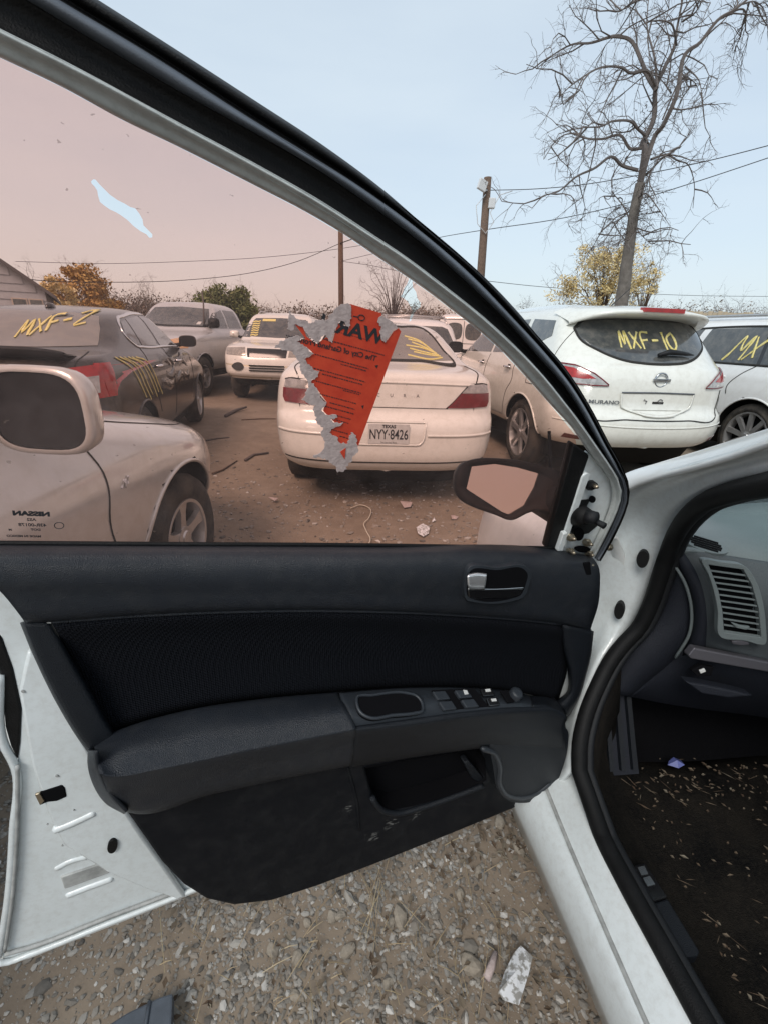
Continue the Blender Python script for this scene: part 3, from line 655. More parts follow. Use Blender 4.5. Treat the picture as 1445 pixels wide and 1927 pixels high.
def pearl_suv():
    re, fr, wi = suv_profile(1.70)
    c = Car('pearl_white_suv', 'pearl white hatchback SUV with MXF-10 painted on its rear window', 'car', (2.49, 4.21, 0), math.radians(8), re, fr, wi,
            crn_r=[(.36, .42), (.7, .42), (1.0, .40), (1.2, .34), (1.6, .3), (1.70, 0)], crn_f=[(.36, .6), (1.0, .5), (1.70, 0)], paint='pearl_paint', wheels=[1.0, 3.82], wheel_r=.37, arch_r=.425, low=.22, p=3.2, lift=.055)
    for yw in c.axles:
        for sd in (-1, 1): c.wheel(yw, sd, 6, .265, .24)
    w = [(-.655, 1.40), (-.60, 1.455), (-.3, 1.50), (0, 1.505), (.3, 1.50), (.60, 1.455), (.655, 1.40), (.635, 1.30), (.52, 1.215), (.30, 1.135), (.16, 1.12), (-.16, 1.12), (-.30, 1.135), (-.52, 1.215), (-.635, 1.30)]
    c.patch('rear_window', 'B', w, 'car_glass', .004, smooth=60)
    c.strip('window_seal', 'B', [w+[w[0]]], .018, 'gap', .006)
    c.strip('paint_mark', 'B', scrawl('MXF-10', -.30, 1.235, .095, .155, seed=3), .018, 'yellow_mark', .010, taper=True)
    # spoiler
    rows = []
    for q in np.linspace(-1, 1, 41):
        a = abs(q); x = q*.70; dz = -.03*a**2-.075*a**7; dy = .16*a**3+.20*a**9
        rows.append([(x, .86+dy*.4, 1.687+dz*.7), (x, .60+dy*.7, 1.677+dz), (x, .30+dy, 1.627+dz), (x, .285+dy, 1.613+dz), (x, .30+dy, 1.593+dz), (x, .62+dy*.7, 1.555+dz), (x, .75+dy*.5, 1.555+dz)])
    sp = grid('spoiler', rows, 'pearl_paint', c.root, face=False)
    mb = MB(); xs = np.linspace(-.20, .20, 9); vs = [(x, .272+.16*abs(x/.7)**3, z) for x in xs for z in (1.611, 1.647)]+[(x, .34, z) for x in xs for z in (1.611, 1.649)]
    fs = [(2*i, 2*i+2, 2*i+3, 2*i+1) for i in range(8)]+[(2*i+1, 2*i+3, 2*i+21, 2*i+19) for i in range(8)]+[(2*i, 2*i+18, 2*i+20, 2*i+2) for i in range(8)]+[(0, 1, 19, 18), (16, 34, 35, 17)]
    mb.add(vs, fs); mb.build('brake_light', 'red_lamp_bright', sp)
    for sd in (-1, 1):
        v = 'R' if sd > 0 else 'L'
        lp = c.patch('tail_lamp', 'B', mir([(.865, 1.085), (.74, 1.07), (.62, 1.015), (.49, .925), (.62, .925), (.80, .935), (.868, .945)], sd), 'clear_lamp', .011, .035)
        c.patch('red_lens', 'B', mir([(.86, 1.07), (.76, 1.055), (.665, 1.01), (.60, .975), (.70, .968), (.86, .985)], sd), 'red_lamp_bright', .015, .035, parent=lp)
        c.strip('lamp_edge', 'B', [[(sd*q[0], q[1]) for q in ((.86, 1.092), (.74, 1.077), (.61, 1.017), (.478, .921), (.62, .918), (.80, .927), (.868, .937))]], .010, 'red_lamp', .013, parent=lp, smooth=False)
        c.patch('lamp_side', v, [(.36, .95), (.34, 1.085), (.55, 1.10), (.72, 1.085), (.55, 1.0)], 'red_lamp_bright', .010, .04, parent=lp)
        c.patch('side_window', v, [(2.25, 1.12), (3.45, 1.09), (3.15, 1.26), (2.8, 1.455), (2.30, 1.49)], 'car_glass')
        c.patch('side_window', v, [(1.36, 1.15), (2.17, 1.12), (2.22, 1.49), (1.5, 1.50)], 'car_glass')
        c.patch('quarter_window', v, [(.80, 1.33), (1.28, 1.17), (1.40, 1.50), (.88, 1.475)], 'car_glass')
        c.hood_gap(v, [[(1.28, 1.12), (1.33, 1.0), (1.30, .86), (1.42, .72), (1.5, .45)], [(2.21, 1.1), (2.24, .9), (2.2, .45)], [(3.45, 1.07), (3.4, .45)], [(.62, 1.52), (.58, 1.3), (.56, 1.12)]])
        for y in (1.48, 2.40):
            p = c.cast(v, y, .985, 0); hd = tube('door_handle', [p+Vector((sd*.002, -.09, 0)), p+Vector((sd*.032, -.07, 0)), p+Vector((sd*.034, .05, 0)), p+Vector((sd*.002, .075, 0))], [.010, .014, .013, .010], 'chrome', c.root, 8)
            c.patch('handle_cup', v, [(y-.05, .965), (y+.04, .965), (y+.03, 1.012), (y-.04, 1.012)], 'gap', .002, .03, parent=hd)
        c.strip('sill_cladding', v, [[(1.5, .40), (2.4, .39), (3.35, .40)]], .08, 'cladding', .006)
        c.mirror(sd, 3.28, 1.14, 'black_plastic', 'mirror_dark', .22, .16)
    c.strip('fuel_flap', 'L', [[(.78, .86), (.78, .98), (.94, .98), (.94, .86), (.78, .86)]], .006, 'gap', .003, smooth=False)
    c.strip('paint_mark', 'L', scrawl('-10', 1.20, 1.03, -.14, .11, seed=5), .020, 'yellow_mark', .010)
    # hatch: plate recess, badge, name, seam, wiper, reflectors
    c.strip('hatch_seam', 'B', [[(-.74, .90), (-.72, .72), (-.66, .655), (-.3, .635), (.3, .635), (.66, .655), (.72, .72), (.74, .90)]], .010, 'gap', .004)
    gl = c.patch('plate_recess', 'B', [(-.36, .865), (.36, .865), (.33, .74), (.27, .715), (-.27, .715), (-.33, .74)], 'pearl_paint', .010, .05)
    c.strip('recess_shadow', 'B', [[(-.365, .868), (0, .873), (.365, .868)]], .014, 'badge_dark', .016, parent=gl)
    c.strip('recess_rim', 'B', [[(-.36, .86), (-.335, .735), (-.27, .708), (.27, .708), (.335, .735), (.36, .86)]], .018, 'pearl_paint', .017, parent=gl)
    c.box_part('plate_lamp', (-.05, .075, .83), (.06, .084, .85), 'gap', gl, .003)
    c.strip('screw_mark', 'B', [[(-.14, .80), (-.135, .815)], [(-.12, .775), (-.11, .80), (-.13, .805)], [(0, .80), (.03, .82), (.05, .80), (.02, .78), (0, .80)]], .006, 'ink_grey', .018, parent=gl)
    c.flat_text('model_name', 'B', 'MURANO', .047, -.50, .775, 'badge_dark', .012, 1.3, .0012)
    yb = c.cast('B', 0, .985, 0)
    vs, fs = lathe_data([(0, .052), (-.010, .053), (-.014, .060), (-.010, .067), (0, .068)], 40); bd = mesh('badge', [(v[1], yb.y+.002+v[0], 1.04+v[2]) for v in vs], fs, 'badge', c.root)
    mb = MB(); mb.box((-.085, yb.y-.022, 1.027), (.085, yb.y-.006, 1.053)); b2 = mb.build('badge_bar', 'badge', bd); bevel(b2, .003)
    text_plane('badge_name', 'NISSAN', .026, (0, yb.y-.0235, 1.04), (1, 0, 0), (0, 0, 1), 'badge_dark', bd, sx=1.15)
    a, b = c.cast('B', .40, 1.185, .03), c.cast('B', .02, 1.175, .03)
    wp = tube('wiper', [b, b.lerp(a, .3)+Vector((0, 0, .028)), a.lerp(b, .2)+Vector((0, 0, .01)), a], [.016, .026, .016, .004], 'black_plastic', c.root, 8)
    for sd in (-1, 1): c.patch('reflector', 'B', mir([(.66, .43), (.80, .435), (.79, .475), (.68, .465)], sd), 'reflector_brown', .008, .03)
    c.strip('bumper_crease', 'B', [[(-.88, .60), (-.5, .575), (.5, .575), (.88, .60)]], .012, 'pearl_paint', .005)
    tube('antenna', [(.0, 1.15, 1.70), (.0, .85, 1.86)], [.006, .003], 'wire', c.root, 6)
pearl_suv()

def railed_suv():
    re, fr, wi = suv_profile(1.72)
    hub = PZ(1393, 822, .38); h = Vector((-math.sin(math.radians(8)), math.cos(math.radians(8)), 0)); R = Vector((h.y, -h.x, 0))
    p = hub+R*.93-h*1.0
    c = Car('white_suv', 'white SUV with roof rails and MX painted on its rear side window', 'car', (p.x, p.y, 0), math.radians(8), re, fr, wi,
            crn_r=[(.36, .4), (1.72, .3)], crn_f=[(.36, .6), (1.0, .5), (1.72, 0)], paint='white_suv_paint', wheels=[1.0, 3.82], wheel_r=.38, arch_r=.435, low=.22, lift=.045)
    for yw in c.axles:
        for sd in (-1, 1): c.wheel(yw, sd, 9, .285, .24)
    for sd in (-1, 1):
        v = 'R' if sd > 0 else 'L'
        c.patch('side_window', v, [(.62, 1.135), (1.12, 1.13), (1.22, 1.52), (.85, 1.50)], 'car_glass')
        c.patch('side_window', v, [(1.17, 1.13), (2.17, 1.125), (2.10, 1.51), (1.27, 1.525)], 'car_glass')
        c.patch('side_window', v, [(2.28, 1.125), (3.45, 1.09), (3.1, 1.28), (2.8, 1.46), (2.22, 1.51)], 'car_glass')
        c.strip('window_seal', v, [[(.60, 1.12), (1.5, 1.117), (2.5, 1.11), (3.47, 1.08)], [(.84, 1.52), (1.3, 1.535), (2.2, 1.52), (2.8, 1.475)]], .022, 'gap', .006)
        c.patch('pillar_trim', v, [(1.12, 1.13), (1.17, 1.13), (1.27, 1.525), (1.22, 1.52)], 'gloss_black', .003)
        c.hood_gap(v, [[(1.15, 1.11), (1.30, 1.0), (1.40, .85), (1.38, .78)], [(2.24, 1.1), (2.26, .9), (2.22, .45)]], .009)
        for y in (1.60, 2.5):
            q = c.cast(v, y, .97, 0); hd = tube('door_handle', [q+Vector((sd*.002, -.12, 0)), q+Vector((sd*.036, -.09, 0)), q+Vector((sd*.038, .06, 0)), q+Vector((sd*.002, .10, 0))], [.012, .017, .016, .012], 'white_suv_paint', c.root, 8)
            c.patch('handle_cup', v, [(y-.06, .965), (y+.05, .965), (y+.03, 1.03), (y-.04, 1.03)], 'silver_trim', .002, .03, parent=hd)
        a = [c.cast('T', sd*.60, y, .0) for y in np.linspace(.9, 2.7, 12)]
        tube('roof_rail', [a[0]]+[q+Vector((0, 0, .05)) for q in a[1:-1]]+[a[-1]], .018, 'alloy', c.root, 8)
    c.strip('paint_mark', 'L', [[(1.660, 1.15), (1.610, 1.22), (1.560, 1.33), (1.505, 1.43), (1.495, 1.32), (1.470, 1.26), (1.430, 1.34), (1.385, 1.43), (1.400, 1.30), (1.430, 1.16)], [(1.350, 1.42), (1.315, 1.32), (1.270, 1.19)], [(1.170, 1.42), (1.250, 1.34), (1.330, 1.24), (1.395, 1.165)]], .024, 'yellow_mark', .010, taper=True)
    c.patch('rear_window', 'B', [(-.60, 1.16), (.60, 1.16), (.58, 1.40), (.48, 1.48), (-.48, 1.48), (-.58, 1.40)], 'car_glass')
railed_suv()

def dark_sedan():
    th = math.radians(12.5); h = Vector((-math.sin(th), math.cos(th), 0)); R = Vector((h.y, -h.x, 0))
    p = PZ(388, 793, 0)-R*.92-h*3.86
    c = Car('dark_sedan', 'dark brown-grey dented sedan with MXF-2 painted on its dusty rear window', 'car', (p.x, p.y, 0), th,
            rear=[(.26, .10), (.31, .035), (.45, .0), (.60, .0), (.68, .03), (.74, .07), (.85, .09), (.98, .11), (1.05, .15), (1.075, .24), (1.10, .52), (1.125, .66), (1.25, .98), (1.38, 1.34), (1.44, 1.9), (1.47, 2.45)],
            front=[(.26, 4.72), (.31, 4.82), (.45, 4.88), (.6, 4.85), (.72, 4.76), (.80, 4.55), (.95, 3.95), (1.04, 3.5), (1.07, 3.42), (1.25, 3.0), (1.38, 2.7), (1.44, 2.58), (1.47, 2.45)],
            width=[(.26, .80), (.31, .86), (.45, .895), (.65, .91), (.82, .90), (.95, .88), (1.03, .845), (1.10, .79), (1.25, .705), (1.38, .61), (1.43, .52), (1.455, .36), (1.47, .0)],
            crn_r=[(.26, .4), (.7, .4), (1.0, .36), (1.1, .32), (1.44, .3), (1.47, 0)], crn_f=[(.26, .55), (1.0, .5), (1.47, 0)], paint='dark_paint', wheels=[1.06, 3.86], wheel_r=.33, arch_r=.375, p=3.4, lift=.03)
    for yw in c.axles:
        for sd in (-1, 1): c.wheel(yw, sd, 5, .23)
    c.patch('rear_window', 'B', [(-.66, 1.135), (-.3, 1.12), (.3, 1.12), (.66, 1.135), (.60, 1.26), (.53, 1.36), (.3, 1.385), (-.3, 1.385), (-.53, 1.36), (-.60, 1.26)], 'dusty_glass', .004)
    c.strip('paint_mark', 'B', scrawl('MXF-2', .10, 1.165, .075, .13, skew=.15, rot=math.radians(18), seed=9), .016, 'yellow_mark', .012, taper=True)
    rows = []
    for q in np.linspace(-1, 1, 31):
        a = abs(q); x = q*.66; k = 1-a**6; rows.append([(x, .40, 1.115), (x, .18+.05*a**3, 1.13+.028*k), (x, .12+.06*a**3, 1.145+.03*k), (x, .105+.06*a**3, 1.13+.028*k), (x, .20+.05*a**3, 1.09)])
    grid('spoiler', rows, 'black_plastic', c.root, face=False)
    for sd in (-1, 1):
        v = 'R' if sd > 0 else 'L'
        lp = c.patch('tail_lamp', 'B', mir([(.40, .93), (.62, 1.0), (.845, 1.03), (.868, .98), (.868, .80), (.70, .79), (.55, .80)], sd), 'red_lamp_bright', .011, .04)
        c.patch('reversing_lens', 'B', mir([(.50, .875), (.64, .935), (.80, .95), (.80, .835), (.62, .83)], sd), 'clear_lamp', .016, .035, parent=lp)
        c.patch('lamp_side', v, [(.34, .80), (.34, 1.03), (.52, 1.03), (.46, .92), (.42, .80)], 'red_lamp_bright', .010, .04, parent=lp)
        wins = ([(1.36, 1.22), (1.47, 1.13), (1.60, 1.12), (1.68, 1.34), (1.5, 1.325)], [(1.64, 1.12), (2.20, 1.10), (2.24, 1.385), (1.72, 1.35)], [(2.27, 1.10), (3.32, 1.06), (3.05, 1.23), (2.76, 1.36), (2.31, 1.39)])
        for poly in wins: c.patch('side_window', v, poly, 'car_glass')
        c.strip('chrome_trim', v, [[(3.34, 1.05), (2.4, 1.085), (1.6, 1.105), (1.45, 1.12), (1.34, 1.22), (1.40, 1.30), (1.5, 1.345), (1.75, 1.375), (2.26, 1.41), (2.78, 1.38), (3.07, 1.245), (3.34, 1.05)]], .020, 'chrome', .008)
        c.hood_gap(v, [[(2.24, 1.08), (2.26, .9), (2.2, .36)], [(3.35, 1.04), (3.38, .8), (3.34, .4)], [(1.5, 1.1), (1.40, .92), (1.45, .72), (1.55, .5)]])
        for y in (1.68, 2.58):
            q = c.cast(v, y, .93, 0); tube('door_handle', [q+Vector((sd*.002, -.09, 0)), q+Vector((sd*.034, -.07, 0)), q+Vector((sd*.036, .05, 0)), q+Vector((sd*.002, .08, 0))], [.012, .016, .016, .012], 'chrome', c.root, 8)
        c.mirror(sd, 3.15, 1.13, 'dark_paint', 'mirror_dark', .21, .14)
    # paint strokes on the quarter panel, crumpled door skin
    c.strip('paint_mark', 'R', [[(.70+.09*k, 1.055-.004*k), (.90+.10*k, .95+.02*(k%2)), (1.00+.105*k, .80-.02*(k%3)), (1.06+.10*k+.03*(k%2), .70-.035*(k%2))] for k in range(6)], .010, 'yellow_mark', .009, taper=True)
    for k in range(9):
        y, z = random.uniform(1.75, 3.0), random.uniform(.72, .98)
        rows = []
        for i in range(6):
            u = i/5; rows.append([c.cast('R', y+(.42*u-.2), z+(.10*(w_-.5)+.03*math.sin(5*u+k)), .001+.020*math.sin(math.pi*u)*math.sin(math.pi*w_)*random.uniform(.5, 1.3)) for w_ in np.linspace(0, 1, 6)])
        o = grid('crumpled_ridge', rows, 'dark_paint', c.root, face=False); sm = o.modifiers.new('s', 'SUBSURF'); sm.levels = sm.render_levels = 2
    p2 = c.cast('T', 0, 1.75, .0); rows = [[(x_*k, 1.75+y_*k, p2.z+dz) for x_, y_ in [(.035*math.cos(t), .08*math.sin(t)) for t in np.linspace(0, 2*math.pi, 16, endpoint=False)]] for k, dz in ((1, 0), (.9, .02), (.5, .035), (.02, .038))]
    grid('roof_antenna', rows, 'dark_paint', c.root, closed=True, face=False)
    c.strip('panel_gap', 'T', [[(.68, .16), (.70, .35), (.66, .62)]], .008, 'gap', .003)
dark_sedan()

def silver_sedan():
    th = math.radians(-3); h = Vector((-math.sin(th), math.cos(th), 0)); R = Vector((h.y, -h.x, 0))
    p = PZ(368, 1016, .32)-R*.885-h*3.72
    c = Car('silver_sedan', 'dusty silver sedan with big door mirror, its front fender beside the open door', 'car', (p.x, p.y, 0), th,
            rear=[(.26, .1), (.45, 0), (.7, .03), (.95, .1), (1.02, .5), (1.06, .75), (1.2, 1.05), (1.36, 1.5), (1.44, 2.4)],
            front=[(.26, 4.52), (.36, 4.62), (.5, 4.66), (.62, 4.62), (.70, 4.50), (.76, 4.30), (.82, 4.05), (.89, 3.70), (.95, 3.40), (.985, 3.22), (1.01, 3.14), (1.2, 2.75), (1.36, 2.5), (1.44, 2.4)],
            width=[(.26, .79), (.36, .86), (.5, .888), (.65, .895), (.76, .875), (.83, .845), (.90, .815), (.98, .79), (1.05, .755), (1.2, .68), (1.36, .58), (1.42, .4), (1.44, 0)],
            crn_r=[(.26, .4), (1.44, .2)], crn_f=[(.26, .85), (.7, .85), (.9, .62), (1.0, .42), (1.44, 0)], paint='silver_paint', wheels=[1.0, 3.72], wheel_r=.33, arch_r=.40, p=2.8, barrel=.06, lift=.085)
    for yw in c.axles:
        for sd in (-1, 1): c.wheel(yw, sd, 5, .205, .21, .01)
    for sd in (-1, 1):
        v = 'R' if sd > 0 else 'L'
        c.patch('side_window', v, [(1.25, 1.06), (2.05, 1.04), (2.1, 1.34), (1.6, 1.33)], 'car_glass'); c.patch('side_window', v, [(2.12, 1.04), (2.95, 1.02), (2.62, 1.25), (2.45, 1.33), (2.16, 1.345)], 'car_glass')
        c.hood_gap(v, [[(3.12, .93), (3.16, .75), (3.12, .58), (3.2, .34)], [(2.08, 1.0), (2.08, .35)]])
    c.patch('windshield', 'F', [(-.68, 1.04), (.68, 1.04), (.52, 1.33), (-.52, 1.33)], 'car_glass')
    c.strip('panel_gap', 'T', [[(.70, 3.25), (.73, 3.6), (.70, 4.0), (.60, 4.28)], [(-.70, 3.25), (-.73, 3.6), (-.70, 4.0), (-.60, 4.28)]], .0045, 'gap', .003)
    m = c.mirror(1, 2.82, 1.03, 'silver_paint', 'mirror_dark', .30, .235, .15, .04)
    c.strip('splash', 'R', [[(3.28, .71), (3.25, .70)], [(3.25, .705), (3.22, .68)], [(3.255, .705), (3.24, .675)], [(3.27, .715), (3.262, .685)]], .008, 'paper_white', .004)
silver_sedan()

def pickup():
    th = math.pi+math.radians(-4); h = Vector((-math.sin(th), math.cos(th), 0)); p = PZ(315, 760, .2); p = Vector((-4.75, 8.75, 0))-h*5.6
    c = Car('silver_pickup', 'silver pickup truck with a wide windshield facing the dark sedan', 'truck', (p.x, p.y, 0), th,
            rear=[(.5, .02), (.7, 0), (1.15, .03), (1.25, .1), (1.28, 1.8), (1.3, 2.05), (1.6, 2.15), (1.8, 2.3), (1.86, 2.9)],
            front=[(.5, 5.5), (.6, 5.6), (.95, 5.58), (1.08, 5.45), (1.14, 5.2), (1.22, 4.6), (1.26, 4.3), (1.3, 4.2), (1.5, 3.85), (1.74, 3.5), (1.81, 3.35), (1.86, 2.9)],
            width=[(.5, .9), (.6, .97), (.9, .99), (1.1, .97), (1.22, .92), (1.3, .86), (1.5, .80), (1.72, .70), (1.80, .58), (1.84, .4), (1.86, 0)],
            crn_r=[(.5, .15), (1.86, .2)], crn_f=[(.5, .4), (1.1, .45), (1.3, .35), (1.86, 0)], paint='pickup_paint', wheels=[1.2, 4.7], wheel_r=.39, arch_r=.46, low=.35, p=3.4)
    for yw in c.axles:
        for sd in (-1, 1): c.wheel(yw, sd, 5, .23, .26)
    c.patch('windshield', 'F', [(-.76, 1.33), (0, 1.31), (.76, 1.33), (.66, 1.60), (.61, 1.70), (0, 1.73), (-.61, 1.70), (-.66, 1.60)], 'car_glass')
    c.strip('wiper', 'F', [[(-.72, 1.335), (-.3, 1.345), (.05, 1.335)], [(.0, 1.335), (.4, 1.345), (.70, 1.335)]], .018, 'black_plastic', .012)
    c.patch('inspection_sticker', 'F', [(-.60, 1.375), (-.52, 1.375), (-.53, 1.43), (-.60, 1.43)], 'plate', .009, .03)
    for sd in (-1, 1):
        v = 'R' if sd > 0 else 'L'
        c.patch('side_window', v, [(2.35, 1.33), (3.1, 1.32), (3.1, 1.70), (2.5, 1.70)], 'car_glass'); c.patch('side_window', v, [(3.18, 1.32), (4.0, 1.31), (3.6, 1.62), (3.2, 1.70)], 'car_glass')
        c.patch('head_lamp', 'F', mir([(.60, .92), (.92, .95), (.93, 1.10), (.72, 1.12), (.58, 1.06)], sd), 'orange_lamp', .012, .04)
        c.mirror(sd, 3.95, 1.42, 'black_plastic', 'mirror_dark', .24, .20, .12, .08)
    c.patch('grille', 'F', [(-.5, .72), (.5, .72), (.52, 1.02), (.45, 1.09), (-.45, 1.09), (-.52, 1.02)], 'gloss_black', .006)
    c.strip('grille_bar', 'F', [[(-.5, .90), (.5, .90)], [(0, .73), (0, 1.08)]], .06, 'chrome', .014)
    c.strip('bumper', 'F', [[(-.93, .64), (-.5, .62), (.5, .62), (.93, .64)]], .16, 'cladding', .02)
    tube('antenna', [(-.66, 3.95, 1.38), (-.60, 3.75, 1.80), (-.50, 3.55, 2.05)], [.018, .016, .012], 'twig_dark', c.root, 6)
pickup()

def tan_suv():
    th = math.pi+math.radians(3); h = Vector((-math.sin(th), math.cos(th), 0)); t = PZ(470, 747, 0); p = Vector((t.x+.60, t.y-.78, 0))-h*4.6
    c = Car('boxy_suv', 'boxy cream and gold SUV with yellow writing down its windshield', 'car', (p.x, p.y, 0), th,
            rear=[(.44, .05), (.6, 0), (1.0, .03), (1.2, .1), (1.6, .25), (1.68, .5), (1.72, 1.6)],
            front=[(.44, 4.5), (.55, 4.6), (.75, 4.58), (.92, 4.5), (1.0, 4.42), (1.06, 4.1), (1.12, 3.5), (1.15, 3.4), (1.35, 3.1), (1.56, 2.8), (1.64, 2.6), (1.72, 1.6)],
            width=[(.44, .80), (.55, .87), (.8, .885), (1.0, .86), (1.1, .82), (1.2, .78), (1.4, .72), (1.58, .65), (1.66, .55), (1.70, .35), (1.72, 0)],
            crn_r=[(.44, .2), (1.72, .2)], crn_f=[(.44, .32), (1.1, .3), (1.72, .1)], paint='cream_paint', wheels=[.95, 3.72], wheel_r=.36, arch_r=.42, low=.32, p=3.4)
    for yw in c.axles:
        for sd in (-1, 1): c.wheel(yw, sd, 6, .20, .24)
    c.patch('windshield', 'F', [(-.66, 1.19), (0, 1.175), (.66, 1.19), (.585, 1.50), (.54, 1.555), (0, 1.575), (-.54, 1.555), (-.585, 1.50)], 'car_glass')
    c.strip('paint_mark', 'F', [[(.58, 1.20+.045*k), (.52, 1.22+.045*k), (.46, 1.205+.046*k), (.42, 1.225+.046*k)] for k in range(7)], .022, 'yellow_mark', .010)
    c.patch('inspection_sticker', 'F', [(.10, 1.50), (.38, 1.495), (.38, 1.54), (.10, 1.545)], 'yellow_mark', .009, .03)
    c.strip('lower_cladding', 'F', [[(-.82, .60), (-.5, .59), (.5, .59), (.82, .60)]], .22, 'gold_paint', .010)
    for sd in (-1, 1):
        v = 'R' if sd > 0 else 'L'
        c.patch('head_lamp', 'F', mir([(.40, .86), (.78, .87), (.80, .98), (.42, 1.0)], sd), 'head_lamp', .014, .04)
        c.patch('fog_lamp', 'F', closed_smooth(mir([(.46, .62), (.58, .60), (.66, .66), (.58, .73), (.46, .72), (.43, .67)], sd), 20), 'cladding', .022, .03)
        c.patch('side_window', v, [(2.3, 1.19), (3.3, 1.17), (2.95, 1.42), (2.4, 1.53)], 'car_glass'); c.patch('side_window', v, [(1.2, 1.2), (2.2, 1.19), (2.3, 1.53), (1.25, 1.54)], 'car_glass')
        c.mirror(sd, 3.05, 1.22, 'cream_paint', 'mirror_dark', .2, .15)
        a = [c.cast('T', sd*.56, y, 0) for y in np.linspace(.6, 2.4, 8)]; tube('roof_rail', [a[0]]+[q+Vector((0, 0, .06)) for q in a[1:-1]]+[a[-1]], .018, 'alloy', c.root, 6)
    c.patch('grille', 'F', [(-.36, .84), (.36, .84), (.38, .99), (-.38, .99)], 'gloss_black', .008)
    for z in (.60, .645, .69): c.strip('bumper_slat', 'F', [[(-.33, z), (.33, z)]], .022, 'under_dark', .022)
tan_suv()

def rack_suv():
    h = Vector((-math.sin(math.radians(6)), math.cos(math.radians(6)), 0)); p = PY(788, 690, 8.6)
    c = Car('white_suv', 'white SUV with a roof rack standing just ahead of the cream sedan', 'car', (p.x, 8.6, 0), math.radians(6),
            rear=[(.44, .05), (.6, 0), (1.0, .05), (1.1, .14), (1.3, .25), (1.55, .45), (1.62, .7), (1.66, 1.8)],
            front=[(.44, 4.5), (.6, 4.6), (.9, 4.5), (1.0, 4.3), (1.1, 3.5), (1.35, 3.1), (1.55, 2.8), (1.62, 2.5), (1.66, 1.8)],
            width=[(.44, .82), (.6, .90), (.95, .89), (1.1, .84), (1.3, .77), (1.52, .68), (1.60, .56), (1.64, .36), (1.66, 0)],
            crn_r=[(.44, .3), (1.66, .25)], crn_f=[(.44, .4), (1.66, .2)], paint='white_suv_paint', wheels=[.95, 3.72], wheel_r=.35, arch_r=.41, low=.3)
    for yw in c.axles:
        for sd in (-1, 1): c.wheel(yw, sd, 6, .20, .24)
    c.patch('rear_window', 'B', [(-.62, 1.12), (.62, 1.12), (.66, 1.25), (.56, 1.46), (.45, 1.50), (-.45, 1.50), (-.56, 1.46), (-.66, 1.25)], 'car_glass')
    for sd in (-1, 1):
        c.patch('tail_lamp', 'B', mir([(.68, .84), (.82, .86), (.80, 1.05), (.70, 1.02)], sd), 'red_lamp_bright', .012, .04)
        a = [c.cast('T', sd*.56, y, 0) for y in np.linspace(.55, 2.4, 8)]; tube('roof_rail', [a[0]]+[q+Vector((0, 0, .08)) for q in a[1:-1]]+[a[-1]], .02, 'alloy', c.root, 6)
        c.patch('side_window', 'R' if sd > 0 else 'L', [(.9, 1.14), (3.2, 1.13), (2.9, 1.40), (1.2, 1.5)], 'car_glass')
    for y in (.9, 1.9): tube('rack_bar', [(-.56, y, c.cast('T', -.56, y, .08).z), (0, y, c.cast('T', -.56, y, .08).z+.02), (.56, y, c.cast('T', .56, y, .08).z)], .018, 'alloy', c.root, 6)
rack_suv()

def van():
    p = PY(862, 640, 17)
    c = Car('white_van', 'plain white cargo van with two small rear door windows, far behind the cars', 'van', (p.x+.15, 17, 0), math.radians(-10),
            rear=[(.5, 0), (.6, -.02), (1.2, 0), (1.9, .06), (2.0, .1), (2.08, .5), (2.12, 2.5)], front=[(.5, 5.2), (.9, 5.2), (1.1, 4.8), (1.25, 4.4), (1.6, 4.0), (1.95, 3.6), (2.08, 3.2), (2.12, 2.5)],
            width=[(.5, .98), (.7, 1.0), (1.3, .98), (1.9, .88), (2.02, .8), (2.09, .5), (2.12, 0)], crn_r=[(.5, .1), (2.12, .1)], crn_f=[(.5, .4), (2.12, .3)], paint='white_suv_paint', wheels=[1.0, 4.2], wheel_r=.36, arch_r=.42, low=.35)
    for yw in c.axles:
        for sd in (-1, 1): c.wheel(yw, sd, 6, .2)
    for sd in (-1, 1):
        c.patch('door_window', 'B', closed_smooth(mir([(.10, 1.30), (.54, 1.30), (.60, 1.5), (.56, 1.72), (.10, 1.74)], sd), 30), 'car_glass', .005, .06)
        c.patch('tail_lamp', 'B', mir([(.82, .8), (.93, .8), (.93, 1.1), (.82, 1.1)], sd), 'red_lamp', .01, .05)
    c.hood_gap('B', [[(0, .6), (0, 1.85)], [(-.85, 1.90), (.85, 1.90)], [(-.85, 1.12), (.85, 1.12)]], .02)
van()
# ------------------------------------------------------------------ the white sedan with the open door
sedan = empty('white_sedan', (.5, .6, 0)); tag(sedan, 'white sedan with its driver door swung open over the gravel', 'car')
SI = Matrix.Translation((-.5, -.6, 0))
def adopt(o, parent):      # world-space mesh under the sedan root or under one of its parts
    o.parent = parent
    if parent is sedan: o.matrix_parent_inverse = SI
    return o
def S(o): return adopt(o, sedan)
DN = Vector((.3714, -.9285, 0)); DU = Vector((.9285, .3714, 0)); DP = Vector((.476, .85, 0))
def D(px, py, d=0): return PN(px, py, DP+DN*d, DN)
B0, B1 = D(0, 1022), D(1040, 1030); BE = (B1-B0).normalized()
_t = math.radians(12); _v = (Vector((0, 0, 1))*math.cos(_t)+DN*math.sin(_t)); _v = (_v-BE*_v.dot(BE)).normalized()
GN = BE.cross(_v).normalized(); GN = GN if GN.dot(DN) > 0 else -GN
def G(px, py, d=0): return PN(px, py, B0+GN*d, GN)
DOOR = []
def in_door(o): DOOR.append(o); return o
